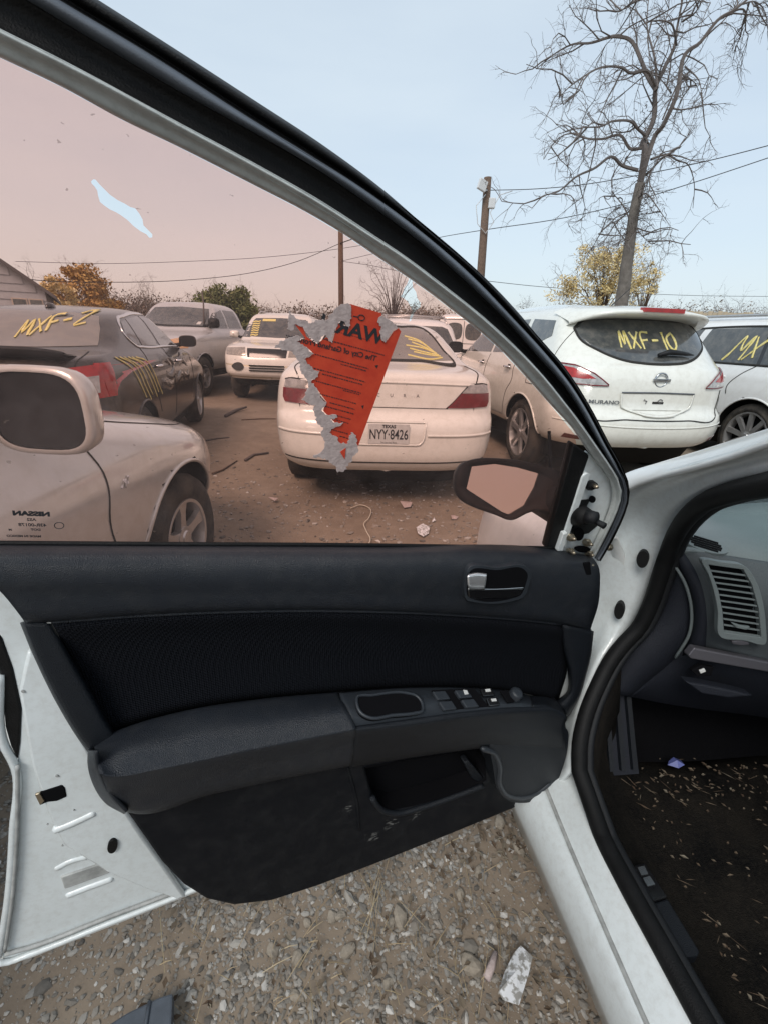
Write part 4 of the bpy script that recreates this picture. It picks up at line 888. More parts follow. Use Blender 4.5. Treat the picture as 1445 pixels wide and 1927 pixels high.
def dloft(name, rows, m, n=56, fn=D, smooth=True, th=.004, sub=True):
    R = []
    for pts, d in rows:
        q = resample([(p[0], p[1], p[2] if len(p) > 2 else d) for p in pts], n, smooth); R.append([fn(*x) for x in q])
    # insert smooth in-between rows
    if sub and len(R) > 2:
        A = np.array([[list(p) for p in r] for r in R]); t = np.arange(len(R)); tq = np.linspace(0, len(R)-1, (len(R)-1)*4+1)
        A2 = np.zeros((len(tq), n, 3))
        mt = np.gradient(A, axis=0)
        i = np.clip(np.floor(tq).astype(int), 0, len(R)-2); s = (tq-i)[:, None, None]
        A2 = (2*s**3-3*s**2+1)*A[i]+(s**3-2*s**2+s)*mt[i]+(-2*s**3+3*s**2)*A[i+1]+(s**3-s**2)*mt[i+1]
        R = [[Vector(p) for p in r] for r in A2]
    o = grid(name, R, m); 
    if th: solid(o, th)
    return o
def dpoly(name, pts, d, th, m, fn=D, holes=(), bev=.002, curve=0):
    if curve: pts = [tuple(p) for p in closed_smooth(pts, curve)]
    nrm = DN if fn is D else GN
    o = prism(name, [fn(p[0], p[1], d) for p in pts], -nrm*th, m, holes=[[fn(p[0], p[1], d) for p in h] for h in holes])
    if bev: bevel(o, bev, 2, 30); o.data.polygons.foreach_set('use_smooth', [True]*len(o.data.polygons)); sharp(o, 30)
    return o
def dtube(name, pts, d, r, m, fn=D, n=40, sides=8, smooth=True):
    q = resample([(p[0], p[1], p[2] if len(p) > 2 else d) for p in pts], n, smooth); return tube(name, [fn(*x) for x in q], r, m, None, sides)
def ell(cx, cy, rx, ry, rot=0, n=28):
    c, s = math.cos(rot), math.sin(rot); return [(cx+rx*math.cos(t)*c-ry*math.sin(t)*s, cy+rx*math.cos(t)*s+ry*math.sin(t)*c) for t in np.linspace(0, 2*math.pi, n, endpoint=False)]
def rrect(x0, y0, x1, y1, r, n=5):
    o = []
    for cx, cy, a in ((x1-r, y0+r, -90), (x1-r, y1-r, 0), (x0+r, y1-r, 90), (x0+r, y0+r, 180)):
        for k in range(n): t = math.radians(a+90*k/(n-1)); o.append((cx+r*math.cos(t), cy+r*math.sin(t)))
    return o

# --- door shell (inner sheet metal)
shell = [(-62, 1074), (-50, 1090), (-14, 1170), (20, 1260), (38, 1335), (36, 1400), (32, 1440), (27, 1560), (17, 1690), (2, 1795), (8, 1818), (60, 1800), (200, 1745), (340, 1690), (500, 1626), (800, 1506), (1010, 1425), (1062, 1372), (1092, 1200), (1104, 1090), (1040, 1078), (500, 1074), (-40, 1074)]
door = S(dpoly('door', shell, -.004, .05, 'jamb_paint', bev=.004))
def DR(o): o.parent = door; o.matrix_parent_inverse = Matrix.Identity(4); return o
# door is in world coordinates under the sedan root, so its own inverse keeps the children in place
DR(dpoly('outer_skin', [(-60, 1062), (-44, 1100), (-8, 1190), (2, 1280), (10, 1400), (28, 1450), (20, 1620), (8, 1740), (-14, 1800), (2, 1822), (60, 1804), (340, 1693), (1010, 1428), (1062, 1374), (1096, 1200), (1104, 1080), (500, 1066)], -.05, .012, 'white_paint', bev=.003))
DR(dpoly('edge_pad', [(-20, 1180), (4, 1200), (26, 1262), (41, 1335), (38, 1400), (33, 1432), (20, 1405), (10, 1370), (4, 1300), (-8, 1230)], -.002, .02, 'rubber', bev=.003))  # black pad along the rear edge of the door
DR(dpoly('latch_face', [(42, 1348), (58, 1440), (78, 1500), (96, 1548), (120, 1592), (200, 1642), (280, 1676), (336, 1694), (352, 1690), (320, 1645), (268, 1572), (215, 1490), (180, 1432), (140, 1362), (96, 1278), (76, 1240), (52, 1225), (34, 1300)], .008, .012, 'jamb_paint', bev=.005))
DR(dpoly('latch_opening', [(68, 1497), (80, 1490), (117, 1478), (123, 1484), (126, 1500), (108, 1508), (90, 1510), (76, 1516)], .0095, .004, 'recess_black', bev=.0015))
DR(dpoly('latch_edge', [(66, 1496), (75, 1493), (84, 1508), (76, 1516)], .0115, .004, 'steel', bev=.001))
DR(dpoly('panel_plug', ell(212, 1594, 9, 13, .35), .0125, .008, 'rubber', bev=.002))
for pts, r in (([(100, 1562), (135, 1548), (182, 1526)], .0065), ([(104, 1634), (130, 1620), (168, 1609)], .0055), ([(124, 1684), (165, 1668), (215, 1650)], .0065)):
    DR(dtube('pressed_rib', pts, -.0062 if pts[0][1] > 1600 else .0052, [r*.4]+[r]*18+[r*.4], 'jamb_paint', n=20))
DR(dpoly('pressed_panel', [(114, 1652), (205, 1622), (214, 1632), (206, 1644), (122, 1674)], -.0005, .006, 'jamb_seam', bev=.002))
DR(dtube('door_hem', [(-10, 1812), (6, 1812), (60, 1794), (200, 1739), (340, 1684), (500, 1620)], .001, .0048, 'jamb_paint'))
DR(dtube('hem_sealant', [(10, 1796), (60, 1782), (200, 1728), (335, 1677)], .001, .0035, 'jamb_seam'))
DR(dtube('rear_hem', [(0, 1270), (8, 1400), (29, 1442), (26, 1560), (16, 1690), (-2, 1800)], -.002, .0055, 'jamb_paint'))
DR(dtube('rear_sealant', [(34, 1440), (33, 1560), (24, 1690), (10, 1790)], .002, .0028, 'jamb_seam'))
for px, py, r in ((108, 1461, .005), (44, 1302, .006), (140, 1525, .003), (90, 1552, .003), (118, 1592, .003)):
    DR(dpoly('dent', ell(px, py, r*700, r*420, .3, 12), .0095, .002, 'jamb_seam', bev=.0008))

# --- trim panels
seam = [(45, 1170), (100, 1168), (250, 1157), (400, 1150), (600, 1147), (750, 1150), (900, 1158), (1000, 1166), (1060, 1173), (1112, 1186)]
DR(dloft('upper_trim', [([(-60, 1024), (300, 1026), (700, 1028), (1046, 1034), (1110, 1046)], .004), ([(-52, 1036), (300, 1038), (700, 1040), (1000, 1042), (1118, 1054)], .034), ([(-42, 1054), (0, 1056), (300, 1060), (700, 1061), (1000, 1062), (1090, 1064), (1127, 1072)], .050),
    ([(-22, 1092), (300, 1090), (700, 1090), (1000, 1092), (1128, 1106)], .054), ([(8, 1120), (300, 1118), (700, 1118), (1000, 1126), (1124, 1142)], .050), ([(p[0]-1, p[1]-4) for p in seam], .044), ([(p[0], p[1]+3) for p in seam], .022)], 'trim_soft'))
armback = [(168, 1402), (205, 1380), (255, 1360), (350, 1335), (500, 1312), (640, 1300), (760, 1292), (880, 1292), (960, 1299), (1010, 1308), (1055, 1328)]
insb = [(205, 1382), (255, 1362), (350, 1337), (500, 1314), (640, 1302), (760, 1294), (880, 1294), (960, 1301), (1050, 1318)]
DR(dloft('fabric_insert', [([(98, 1172), (250, 1161), (400, 1154), (600, 1151), (750, 1154), (900, 1162), (1000, 1170), (1056, 1177)], .030), ([(105, 1184), (250, 1172), (600, 1162), (900, 1174), (1058, 1188)], .034), ([(125, 1225), (400, 1200), (600, 1194), (900, 1204), (1062, 1216)], .018), ([(160, 1300), (400, 1260), (600, 1246), (900, 1246), (1066, 1262)], .008), ([(p[0], p[1]) for p in insb], .012)], 'fabric', n=80))
DR(dtube('insert_piping', [(98, 1170), (250, 1159), (400, 1152), (600, 1149), (750, 1152), (900, 1160), (1000, 1168), (1056, 1175)], .031, .003, 'trim_soft', n=60))
DR(dloft('rear_trim_strip', [([(38, 1172), (70, 1250), (110, 1330), (150, 1395), (172, 1425)], .004), ([(46, 1172), (78, 1250), (118, 1330), (160, 1398), (182, 1425)], .030), ([(66, 1172), (110, 1255), (148, 1325), (185, 1385), (205, 1412)], .034), ([(94, 1173), (130, 1240), (170, 1310), (205, 1372), (225, 1400)], .032), ([(102, 1172), (138, 1240), (178, 1310), (212, 1370), (232, 1398)], .012)], 'trim_plastic', n=30))
DR(dloft('front_trim_strip', [([(1054, 1176), (1058, 1220), (1068, 1270), (1066, 1300), (1040, 1322)], .012), ([(1062, 1177), (1066, 1220), (1076, 1270), (1074, 1304), (1056, 1330)], .036), ([(1112, 1187), (1106, 1230), (1096, 1275), (1086, 1310), (1066, 1345)], .034), ([(1116, 1188), (1112, 1230), (1101, 1275), (1090, 1312), (1070, 1348)], .004)], 'trim_plastic', n=24))
# lower panel with the map pocket cut out
low = [(225, 1500), (238, 1530), (270, 1575), (305, 1625), (345, 1666), (390, 1694), (440, 1705), (510, 1697), (600, 1668), (700, 1630), (850, 1570), (940, 1533), (1000, 1508), (1035, 1482), (1058, 1430), (1066, 1370), (1060, 1330), (900, 1340), (640, 1400), (400, 1450)]
pocket = [(688, 1446), (760, 1432), (840, 1420), (900, 1412), (912, 1430), (914, 1468), (900, 1478), (850, 1496), (780, 1516), (740, 1524), (716, 1520), (704, 1504), (696, 1475)]
DR(dpoly('lower_panel', low, .040, .04, 'trim_lower', holes=[pocket], bev=.006))
pk = []
for d in (.041, .02, .0005): pk.append([D(*p, .041)-DN*(.041-d) for p in pocket])
o = grid('map_pocket', pk, 'recess_black', closed=True); DR(o)
DR(prism('pocket_back', pk[-1], -DN*.003, 'recess_black'))
DR(dtube('pocket_lip', [(700, 1500), (708, 1514), (722, 1526), (745, 1530), (790, 1520), (850, 1500), (908, 1478)], .042, .006, 'trim_plastic'))
DR(dpoly('pocket_divider', [(872, 1436), (882, 1432), (912, 1468), (900, 1474), (888, 1466)], .034, .02, 'trim_plastic', bev=.003))
DR(dtube('panel_rib', [(655, 1445), (672, 1510), (676, 1560)], .0405, .0025, 'trim_lower'))
# armrest: padded rear half and switch half
DR(dloft('armrest_pad', [([(176, 1404), (205, 1382), (255, 1362), (350, 1337), (500, 1314), (636, 1302)], .022), ([(178, 1408), (215, 1386), (265, 1366), (350, 1342), (500, 1320), (640, 1308)], .040), ([(182, 1432), (240, 1412), (350, 1388), (500, 1360), (652, 1334)], .085), ([(190, 1452), (212, 1455), (300, 1440), (450, 1408), (668, 1366)], .108), ([(194, 1464), (215, 1466), (300, 1452), (450, 1421), (669, 1378)], .110), ([(206, 1494), (230, 1500), (320, 1478), (450, 1447), (668, 1402)], .094), ([(222, 1518), (240, 1526), (400, 1490), (520, 1464), (662, 1436)], .078), ([(236, 1528), (250, 1530), (400, 1495), (520, 1469), (662, 1441)], .045)], 'trim_soft', n=64))
DR(dloft('armrest_end', [([(170, 1406), (168, 1430), (176, 1466), (196, 1504), (232, 1530)], .030), ([(166, 1412), (166, 1440), (176, 1476), (200, 1512), (234, 1532)], .060), ([(180, 1414), (182, 1440), (192, 1466), (210, 1498), (238, 1529)], .096)], 'trim_soft', n=24))
DR(dloft('switch_panel', [([(638, 1302), (760, 1293), (880, 1293), (960, 1300), (1000, 1310)], .026), ([(641, 1306), (760, 1297), (880, 1297), (955, 1304), (1000, 1314)], .052), ([(652, 1336), (760, 1322), (880, 1313), (955, 1312), (1002, 1320)], .080), ([(667, 1366), (760, 1354), (880, 1338), (960, 1330), (1004, 1329)], .103)], 'switch_plastic', n=48, sub=False, th=.006))
DR(dloft('armrest_front', [([(668, 1367), (760, 1355), (880, 1339), (1000, 1330), (1040, 1331), (1062, 1342)], .104), ([(669, 1376), (760, 1366), (880, 1350), (1000, 1340), (1045, 1340), (1066, 1352)], .110), ([(669, 1390), (760, 1382), (880, 1366), (1000, 1356), (1060, 1368)], .103), ([(666, 1404), (760, 1396), (880, 1384), (940, 1380), (1010, 1380), (1062, 1388)], .094), ([(662, 1440), (760, 1422), (860, 1408), (910, 1402), (960, 1404), (1062, 1410)], .072), ([(662, 1444), (760, 1428), (860, 1414), (915, 1408), (960, 1412), (1060, 1416)], .042)], 'trim_plastic', n=56))
DR(dloft('armrest_nose', [([(996, 1309), (1030, 1312), (1056, 1328), (1066, 1345)], .024), ([(998, 1313), (1028, 1318), (1050, 1332), (1062, 1346)], .060), ([(1002, 1328), (1024, 1328), (1046, 1336), (1062, 1347)], .104)], 'trim_plastic', n=20))
# front lobe with its raised rim
lobe = [(926, 1376), (990, 1366), (1052, 1362), (1067, 1374), (1068, 1400), (1060, 1438), (1044, 1476), (1018, 1502), (985, 1511), (954, 1506), (936, 1487), (928, 1450)]
DR(dpoly('front_lobe', lobe, .074, .05, 'trim_plastic', bev=.006, curve=70))
DR(dtube('lobe_rim', [(905, 1408), (928, 1416), (938, 1440), (938, 1475), (950, 1494), (975, 1500), (1005, 1493), (1036, 1470)], .071, [.003]+[.0065]*38+[.002], 'switch_plastic'))
# grip cup and switches, lying on the sloping switch panel
sa, sb, sc_ = D(667, 1366, .103), D(641, 1306, .052), D(960, 1330, .103)
PNrm = (sb-sa).cross(sc_-sa).normalized(); PNrm = PNrm if PNrm.z > 0 else -PNrm
def A_(px, py, d=0): return PN(px, py, sa+PNrm*d, PNrm)
def apoly(name, pts, d, th, m, bev=.0015, curve=0):
    if curve: pts = [tuple(p) for p in closed_smooth(pts, curve)]
    o = prism(name, [A_(p[0], p[1], d) for p in pts], -PNrm*th, m)
    if bev: bevel(o, bev, 2, 30)
    return o
cup = [(672, 1312), (700, 1308), (765, 1304), (784, 1310), (794, 1324), (794, 1338), (780, 1342), (740, 1346), (694, 1350), (680, 1342), (672, 1326)]
DR(apoly('grip_cup_shade_plate', cup, .011, .010, 'recess_black', 0, 40))  # flat black plate; the shade of the hollow is put into its colour
q = closed_smooth(cup, 44); DR(tube('cup_rim', [A_(p[0], p[1], .011) for p in list(q)+[q[0], q[1]]], .003, 'switch_plastic', None, 6))
for pts in ([(812, 1299), (852, 1297), (876, 1333), (836, 1338)], [(854, 1297), (892, 1295), (918, 1329), (878, 1333)]):
    DR(apoly('switch_well', pts, .0035, .003, 'recess_black', 0))
    (x0, y0), (x1, y1), (x2, y2), (x3, y3) = pts
    L = lambda a, b, t: (a[0]+(b[0]-a[0])*t, a[1]+(b[1]-a[1])*t)
    for t0, t1 in ((.04, .46), (.54, .96)):
        a, b = L(pts[0], pts[3], t0), L(pts[0], pts[3], t1); c, d = L(pts[1], pts[2], t1), L(pts[1], pts[2], t0)
        DR(apoly('window_switch', [a, L(a, d, .62), L(b, c, .62), b], .010, .008, 'switch_plastic', .002))
for cx, cy in ((915, 1302), (926, 1320)):
    k = DR(apoly('lock_switch', [(cx-12, cy-6), (cx+9, cy-8), (cx+15, cy+6), (cx-6, cy+8)], .008, .006, 'gloss_black', .0015))
    DR(apoly('switch_mark', [(cx-3, cy-5), (cx+6, cy-6), (cx+8, cy-1), (cx-1, cy)], .0088, .001, 'plate', 0))
DR(apoly('switch_mark', [(871, 1298), (878, 1299), (881, 1306), (874, 1307)], .0108, .001, 'plate', 0))
DR(apoly('knob_base', [(940, 1299), (954, 1298), (968, 1320), (955, 1322)], .006, .004, 'recess_black', .001))
vs, fs = lathe_data([(0, .0125), (.010, .0120), (.013, .0105), (.014, .007), (.0135, .0002)], 24, 'z'); kq = PNrm.to_track_quat('Z', 'Y').to_matrix(); kc = A_(967, 1309, .003)
DR(mesh('mirror_knob', [kc+kq@Vector(v) for v in vs], fs, 'switch_plastic'))
# inside handle
bez = [(880, 1071), (935, 1068), (992, 1068), (998, 1074), (995, 1100), (984, 1124), (965, 1131), (890, 1133), (878, 1130), (874, 1118), (876, 1085)]
DR(dpoly('handle_bezel', bez, .0600, .012, 'switch_plastic', bev=.003, curve=44))
DR(dpoly('handle_recess', [(884, 1076), (935, 1073), (987, 1073), (991, 1078), (988, 1100), (978, 1120), (962, 1126), (892, 1128), (882, 1124), (880, 1090)], .0606, .004, 'recess_black', bev=0, curve=40))
DR(dpoly('handle_base', [(880, 1110), (985, 1108), (978, 1120), (962, 1126), (892, 1128), (881, 1124)], .0622, .006, 'gloss_black', bev=.002))
DR(dloft('handle_lever', [([(880, 1080), (896, 1077), (914, 1079)], .062), ([(880, 1084), (896, 1081), (915, 1083)], .072), ([(880, 1100), (896, 1099), (913, 1100)], .071), ([(881, 1109), (896, 1110), (911, 1110)], .064)], 'satin_chrome', n=14))
DR(dtube('handle_strip', [(880, 1108), (930, 1109), (984, 1106)], .0635, .0013, 'chrome'))

# --- window frame (traced bands), glass, film, channel
E0 = [(-130, 44), (0, 108), (116, 163), (232, 226), (332, 274), (480, 349), (573, 397), (649, 442), (711, 484), (767, 522), (815, 556), (860, 591), (900, 622), (942, 659), (995, 716), (1039, 766), (1075, 805), (1097, 838), (1117, 866), (1142, 899), (1150, 924), (1147, 946), (1125, 1000), (1103, 1045)]
E1 = [(-130, -10), (0, 55), (116, 113), (232, 173), (332, 229), (480, 309), (608, 383), (694, 439), (763, 484), (830, 535), (900, 590), (951, 636), (1020, 705), (1068, 765), (1104, 815), (1133, 856), (1160, 900), (1170, 927), (1163, 956), (1138, 1010), (1117, 1050)]
E2 = [(-130, -108), (50, 0), (199, 90), (332, 169), (480, 251), (573, 304), (677, 373), (781, 449), (900, 553), (948, 600), (1006, 666), (1066, 735), (1100, 790), (1125, 835), (1147, 872), (1168, 905), (1174, 927), (1167, 958), (1142, 1013), (1121, 1052)]
E3 = [(-70, -112), (110, 0), (266, 93), (480, 229), (573, 286), (677, 352), (781, 428), (900, 532), (960, 595), (1020, 660), (1075, 728), (1108, 782), (1133, 830), (1153, 866), (1172, 903), (1178, 927), (1170, 960), (1146, 1015), (1124, 1053)]
E4 = [(0, -118), (186, 0), (332, 93), (480, 189), (608, 273), (711, 349), (815, 439), (900, 511), (978, 592), (1017, 639), (1056, 683), (1117, 780), (1148, 840), (1169, 877), (1182, 927), (1172, 968), (1150, 1015), (1126, 1056)]
mid = lambda a, b, t: [tuple(x) for x in (resample(a, 60)*(1-t)+resample(b, 60)*t)]
def gl(name, rows, m, th=.005, sub=True): return dloft(name, rows, m, n=90, fn=G, th=th, sub=sub)
DR(gl('window_frame', [(E0, -.006), (mid(E0, E1, .12), .006), (mid(E0, E1, .5), .010), (mid(E0, E1, .86), .018), (E1, .016)], 'frame_paint_shaded'))
DR(gl('frame_seal', [(mid(E1, E2, -.03), .014), (mid(E1, E2, .12), .006), (mid(E1, E2, .6), .000), (E2, .004)], 'rubber'))
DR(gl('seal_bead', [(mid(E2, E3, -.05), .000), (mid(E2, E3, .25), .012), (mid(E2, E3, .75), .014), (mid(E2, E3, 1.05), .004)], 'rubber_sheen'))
DR(gl('outer_seal', [(E3, .000), (mid(E3, E4, .2), -.010), (mid(E3, E4, .5), -.004), (mid(E3, E4, .85), -.006), (E4, -.030), (mid(E3, E4, .9), -.055)], 'rubber'))
gpoly = [(-130, 1022), (500, 1026), (1040, 1031), (1066, 950), (1087, 850), (1080, 812), (1039, 768), (995, 718), (942, 661), (900, 624), (860, 593), (815, 558), (767, 524), (711, 486), (649, 444), (573, 399), (480, 351), (332, 276), (232, 228), (116, 165), (0, 110), (-130, 46)]
gpoly = [(x-1, y-3) if y < 800 else (x, y+4) for x, y in gpoly]
o = dpoly('window_glass', gpoly, -.008, .0035, 'clear_glass', fn=G, bev=0); bm = bmesh.new(); bm.from_mesh(o.data); n2 = len(bm.verts)//2; bm.verts.ensure_lookup_table(); bmesh.ops.delete(bm, geom=bm.verts[n2:], context='VERTS'); bm.to_mesh(o.data); bm.free(); DR(o)
hole1 = [(171+.1107*x, 336+.1107*(y-140)) for x, y in [(0, 0)]]
hz = lambda L: [(160+.1107*x, 320+.1107*y) for x, y in L]
tear1 = hz([(110, 190), (150, 155), (190, 165), (250, 240), (330, 320), (430, 420), (560, 510), (680, 570), (780, 630), (860, 650), (930, 740), (985, 840), (1000, 940), (1060, 1000), (1150, 1090), (1150, 1145), (1100, 1150), (1050, 1090), (950, 1040), (830, 950), (730, 850), (620, 770), (530, 715), (430, 670), (330, 600), (260, 540), (230, 440), (215, 350), (170, 280), (120, 230)])
ty = lambda L: [(400+.346*x, 200+.346*y) for x, y in L]
tear2 = ty([(1068, 935), (1085, 950), (1088, 985), (1105, 1010), (1112, 1045), (1130, 1070), (1128, 1095), (1105, 1110), (1092, 1130), (1078, 1165), (1068, 1172), (1074, 1140), (1085, 1110), (1072, 1085), (1060, 1062), (1040, 1045), (1020, 1035), (1032, 1018), (1040, 990), (1055, 970)])
film_out = [(x, y-2) if y > 1000 else (x, y+1) for x, y in gpoly]
o = prism('tint_film', [G(p[0], p[1], -.0065) for p in film_out], -GN*.0003, 'tint_film', holes=[[G(*p, -.0065) for p in tear1], [G(*p, -.0065) for p in tear2]])
me = o.data; bm = bmesh.new(); bm.from_mesh(me)      # a film is one sheet: drop the back copy and the thin rim
n2 = len(bm.verts)//2; bm.verts.ensure_lookup_table(); bmesh.ops.delete(bm, geom=bm.verts[n2:], context='VERTS'); bm.to_mesh(me); bm.free(); DR(o)
DR(dpoly('run_channel', [(1080, 835), (1108, 857), (1046, 1037), (1028, 1034)], .004, .018, 'rubber', fn=G, bev=.003))
DR(dtube('belt_seal', [(-60, 1022), (300, 1024), (700, 1026), (1036, 1031)], .004, .0035, 'rubber'))
DR(dpoly('frame_post', [(-150, -60), (-110, -60), (-70, 1022), (-110, 1022)], .01, .03, 'frame_paint_shaded', fn=G))
# mirror mounting plate
DR(dpoly('mirror_plate', [(1104, 850), (1117, 862), (1144, 897), (1153, 924), (1149, 948), (1127, 1002), (1105, 1048), (1044, 1040)], -.004, .008, 'jamb_paint', fn=G, bev=.002))
DR(dpoly('plate_flange', [(1094, 896), (1102, 890), (1110, 892), (1062, 1030), (1050, 1036)], .006, .012, 'jamb_paint', fn=G, bev=.003))
DR(dpoly('plate_flange', [(1060, 1004), (1068, 1002), (1058, 1038), (1048, 1038)], .014, .010, 'jamb_paint', fn=G, bev=.002))
def stud(name, a, b, d0, d1, r0, r1, m, n=10): return DR(tube(name, [G(*a, d0), G(*b, d1)], [r0, r1], m, None, n))
stud('mount_cone', (1110, 913), (1118, 914), 0, .018, .010, .006, 'rubber'); stud('mount_screw', (1118, 914), (1123, 917), .018, .028, .004, .003, 'steel')
DR(dpoly('mount_hole', ell(1114, 940, 6, 6.5, .5), .0055, .002, 'recess_black', fn=G, bev=0))
stud('rubber_grommet', (1088, 969), (1104, 972), .002, .03, .022, .014, 'rubber', 16); stud('grommet_tip', (1104, 972), (1122, 975), .03, .045, .013, .011, 'black_plastic', 14)
stud('adjuster_stem', (1118, 980), (1137, 990), .04, .060, .005, .006, 'black_plastic')
DR(dpoly('mount_hole', ell(1089, 1006, 9, 12, .3), .0055, .002, 'recess_black', fn=G, bev=0)); DR(dpoly('mount_hole', ell(1096, 1034, 16, 6, .1), .0055, .002, 'recess_black', fn=G, bev=0)); DR(dpoly('mount_hole', ell(1076, 991, 2.5, 3, .3), .0055, .002, 'recess_black', fn=G, bev=0))
for a, b in (((1070, 1010), (1081, 1015)), ((1101, 1020), (1113, 1025)), ((1070, 1038), (1080, 1041)), ((1106, 1043), (1115, 1045))):
    stud('mount_nut', a, ((a[0]*.6+b[0]*.4), (a[1]*.6+b[1]*.4)), .004, .012, .008, .008, 'steel', 6); stud('mount_bolt', a, b, .01, .032, .0035, .003, 'steel')
DR(dpoly('hinge_bracket', [(1106, 1066), (1118, 1062), (1122, 1082), (1114, 1088), (1106, 1080)], .048, .01, 'steel', bev=.002)); DR(dpoly('panel_clip_recess', [(1098, 1060), (1110, 1058), (1112, 1082), (1102, 1084)], .053, .004, 'recess_black', bev=.001))
# exterior mirror, seen through the glass
hous = [(862, 884), (872, 872), (885, 867), (951, 864), (1006, 873), (1040, 882), (1062, 893), (1064, 930), (1052, 968), (1012, 960), (994, 965), (958, 979), (940, 972), (858, 925)]
mglass = [(887, 878), (931, 873), (975, 880), (1015, 891), (1006, 918), (987, 952), (958, 969), (945, 964), (877, 920)]
W0 = PY(960, 920, .80); MNrm = Vector((-.04, -1, .27)).normalized()
def MW(px, py, d=0): return PN(px, py, W0+MNrm*d, MNrm)
hc = resample([tuple(p) for p in closed_smooth(hous, 60)]+[tuple(closed_smooth(hous, 60)[0])], 97, False)[:-1]; gc_ = resample(mglass+mglass[:1], 97, False)[:-1]
ctr = sum((MW(*p) for p in hc), Vector())/len(hc)
inner = resample([tuple(p) for p in gc_]+[tuple(gc_[0])], len(hc)+1)[:-1]
def rr(a, b, t): return [a[i].lerp(b[i], t) for i in range(len(a))]
# match start angles of the two loops
hang = np.array([math.atan2(p[1]-922, p[0]-945) for p in hc]); order = np.argsort(hang); hc = hc[order]
iang = np.array([math.atan2(p[1]-922, p[0]-945) for p in inner]); inner = inner[np.argsort(iang)]
ring0 = [MW(p[0], p[1], 0) for p in hc]; ringg = [MW(p[0], p[1], -.004) for p in inner]
rows = [[p-MNrm*.012 for p in ringg], ringg, rr(ringg, ring0, .6), ring0]+[[ctr+(p-ctr)*k-MNrm*dd for p in ring0] for k, dd in ((1.02, .012), (1.0, .05), (.85, .09), (.5, .115), (.03, .12))]
DR(grid('mirror_housing', rows, 'black_plastic', closed=True, face=False))
DR(mesh('mirror_glass', [p-MNrm*.006 for p in ringg], [tuple(range(len(ringg)))], 'mirror', None, False))
DR(tube('mirror_arm', [MW(1020, 925, -.05), MW(1055, 940, -.03), G(1085, 960, -.03), G(1100, 965, -.01)], [.045, .05, .05, .045], 'black_plastic', None, 12))
# --- warning sticker, torn
zs4 = lambda L: [(500+.1938*x, 560+.1938*y) for x, y in L]
red = zs4([(820, 62), (1125, 152), (1120, 300), (1180, 420), (1240, 330), (1290, 298), (1312, 330), (900, 1442), (860, 1380), (800, 1420), (740, 1440), (640, 1330), (600, 1290), (690, 1230), (560, 1100), (590, 1010), (510, 900), (440, 820), (520, 730), (420, 690), (370, 600), (470, 545), (400, 480), (270, 440), (390, 400), (340, 330), (285, 260), (365, 290), (400, 380), (500, 450), (600, 380), (650, 445), (700, 250), (800, 310)])
sk = DR(dpoly('warning_sticker', red, -.0045, .0008, 'sticker_red', fn=G, bev=0))
def torn(pts, seed, amp=2.2): return DR(dpoly('torn_paper', jag(zs4(pts), amp, seed, 3.2), -.0030, .0010, 'paper_grey', fn=G, bev=0))
torn([(225, 125), (300, 205), (390, 230), (440, 250), (520, 215), (600, 215), (660, 130), (720, 80), (800, 55), (826, 70), (830, 180), (815, 305), (770, 240), (730, 225), (690, 290), (655, 350), (648, 445), (610, 400), (590, 365), (540, 380), (510, 455), (470, 410), (420, 375), (385, 330), (360, 275), (290, 255), (270, 320), (210, 305), (225, 200)], 1)
torn([(100, 460), (200, 400), (300, 370), (380, 395), (300, 430), (345, 455), (420, 500), (440, 530), (470, 545), (400, 580), (372, 600), (430, 650), (460, 690), (525, 715), (510, 770), (445, 815), (500, 880), (520, 930), (560, 1000), (595, 1015), (575, 1060), (545, 1100), (600, 1140), (690, 1140), (700, 1165), (630, 1190), (680, 1215), (755, 1215), (730, 1245), (640, 1275), (620, 1310), (690, 1350), (720, 1410), (800, 1420), (830, 1310), (880, 1340), (890, 1430), (905, 1480), (850, 1540), (830, 1600), (780, 1640), (790, 1670), (700, 1700), (690, 1650), (640, 1610), (580, 1560), (460, 1550), (560, 1480), (580, 1400), (540, 1330), (560, 1260), (500, 1220), (480, 1130), (460, 1090), (490, 1050), (350, 990), (420, 880), (400, 790), (350, 720), (330, 620), (290, 560), (250, 520), (180, 510), (90, 490)], 2)
torn([(1120, 180), (1165, 200), (1230, 235), (1275, 300), (1230, 315), (1190, 390), (1160, 440), (1120, 400), (1105, 330), (1125, 280), (1085, 240), (1095, 200)], 3)
DR(dpoly('sticker_scrap', zs4([(725, 1500), (780, 1460), (770, 1570)]), -.0019, .0006, 'sticker_red', fn=G, bev=0))
# mirrored print on the sticker: baseline direction and height taken along the sheet
t0, t1 = G(*zs4([(1010, 395)])[0], -.0040), G(*zs4([(660, 300)])[0], -.0040); tx = (t0-t1).normalized(); tyv = GN.cross(tx).normalized(); tyv = tyv if tyv.z > 0 else -tyv
def stext(s, pos, size, bold=0, sx=1): return text_plane('print', s, size, G(*zs4([pos])[0], -.0041), -tx, tyv, 'ink', door, bold=bold, sx=sx)
stext('WARN', (845, 320), .0225, .0007, 1.15); stext('The City of Garland Prohibits:', (655, 490), .0088, .0002, 1.05)
mb = MB()
def bars(y, x0, x1, h, seed):
    r = random.Random(seed); x = x0
    while x < x1:
        w = r.uniform(9, 26); yy = y+(x-x0)*.27
        a = [(x, yy), (min(x+w, x1), yy+w*.27), (min(x+w, x1), yy+w*.27+h*r.uniform(.7, 1.1)), (x, yy+h*r.uniform(.7, 1.1))]
        b = len(mb.v); mb.v += [tuple(G(*p, -.0042)) for p in zs4(a)]; mb.f.append((b, b+1, b+2, b+3)); x += w+r.uniform(5, 9)
bars(318, 655, 1015, 5, 0)
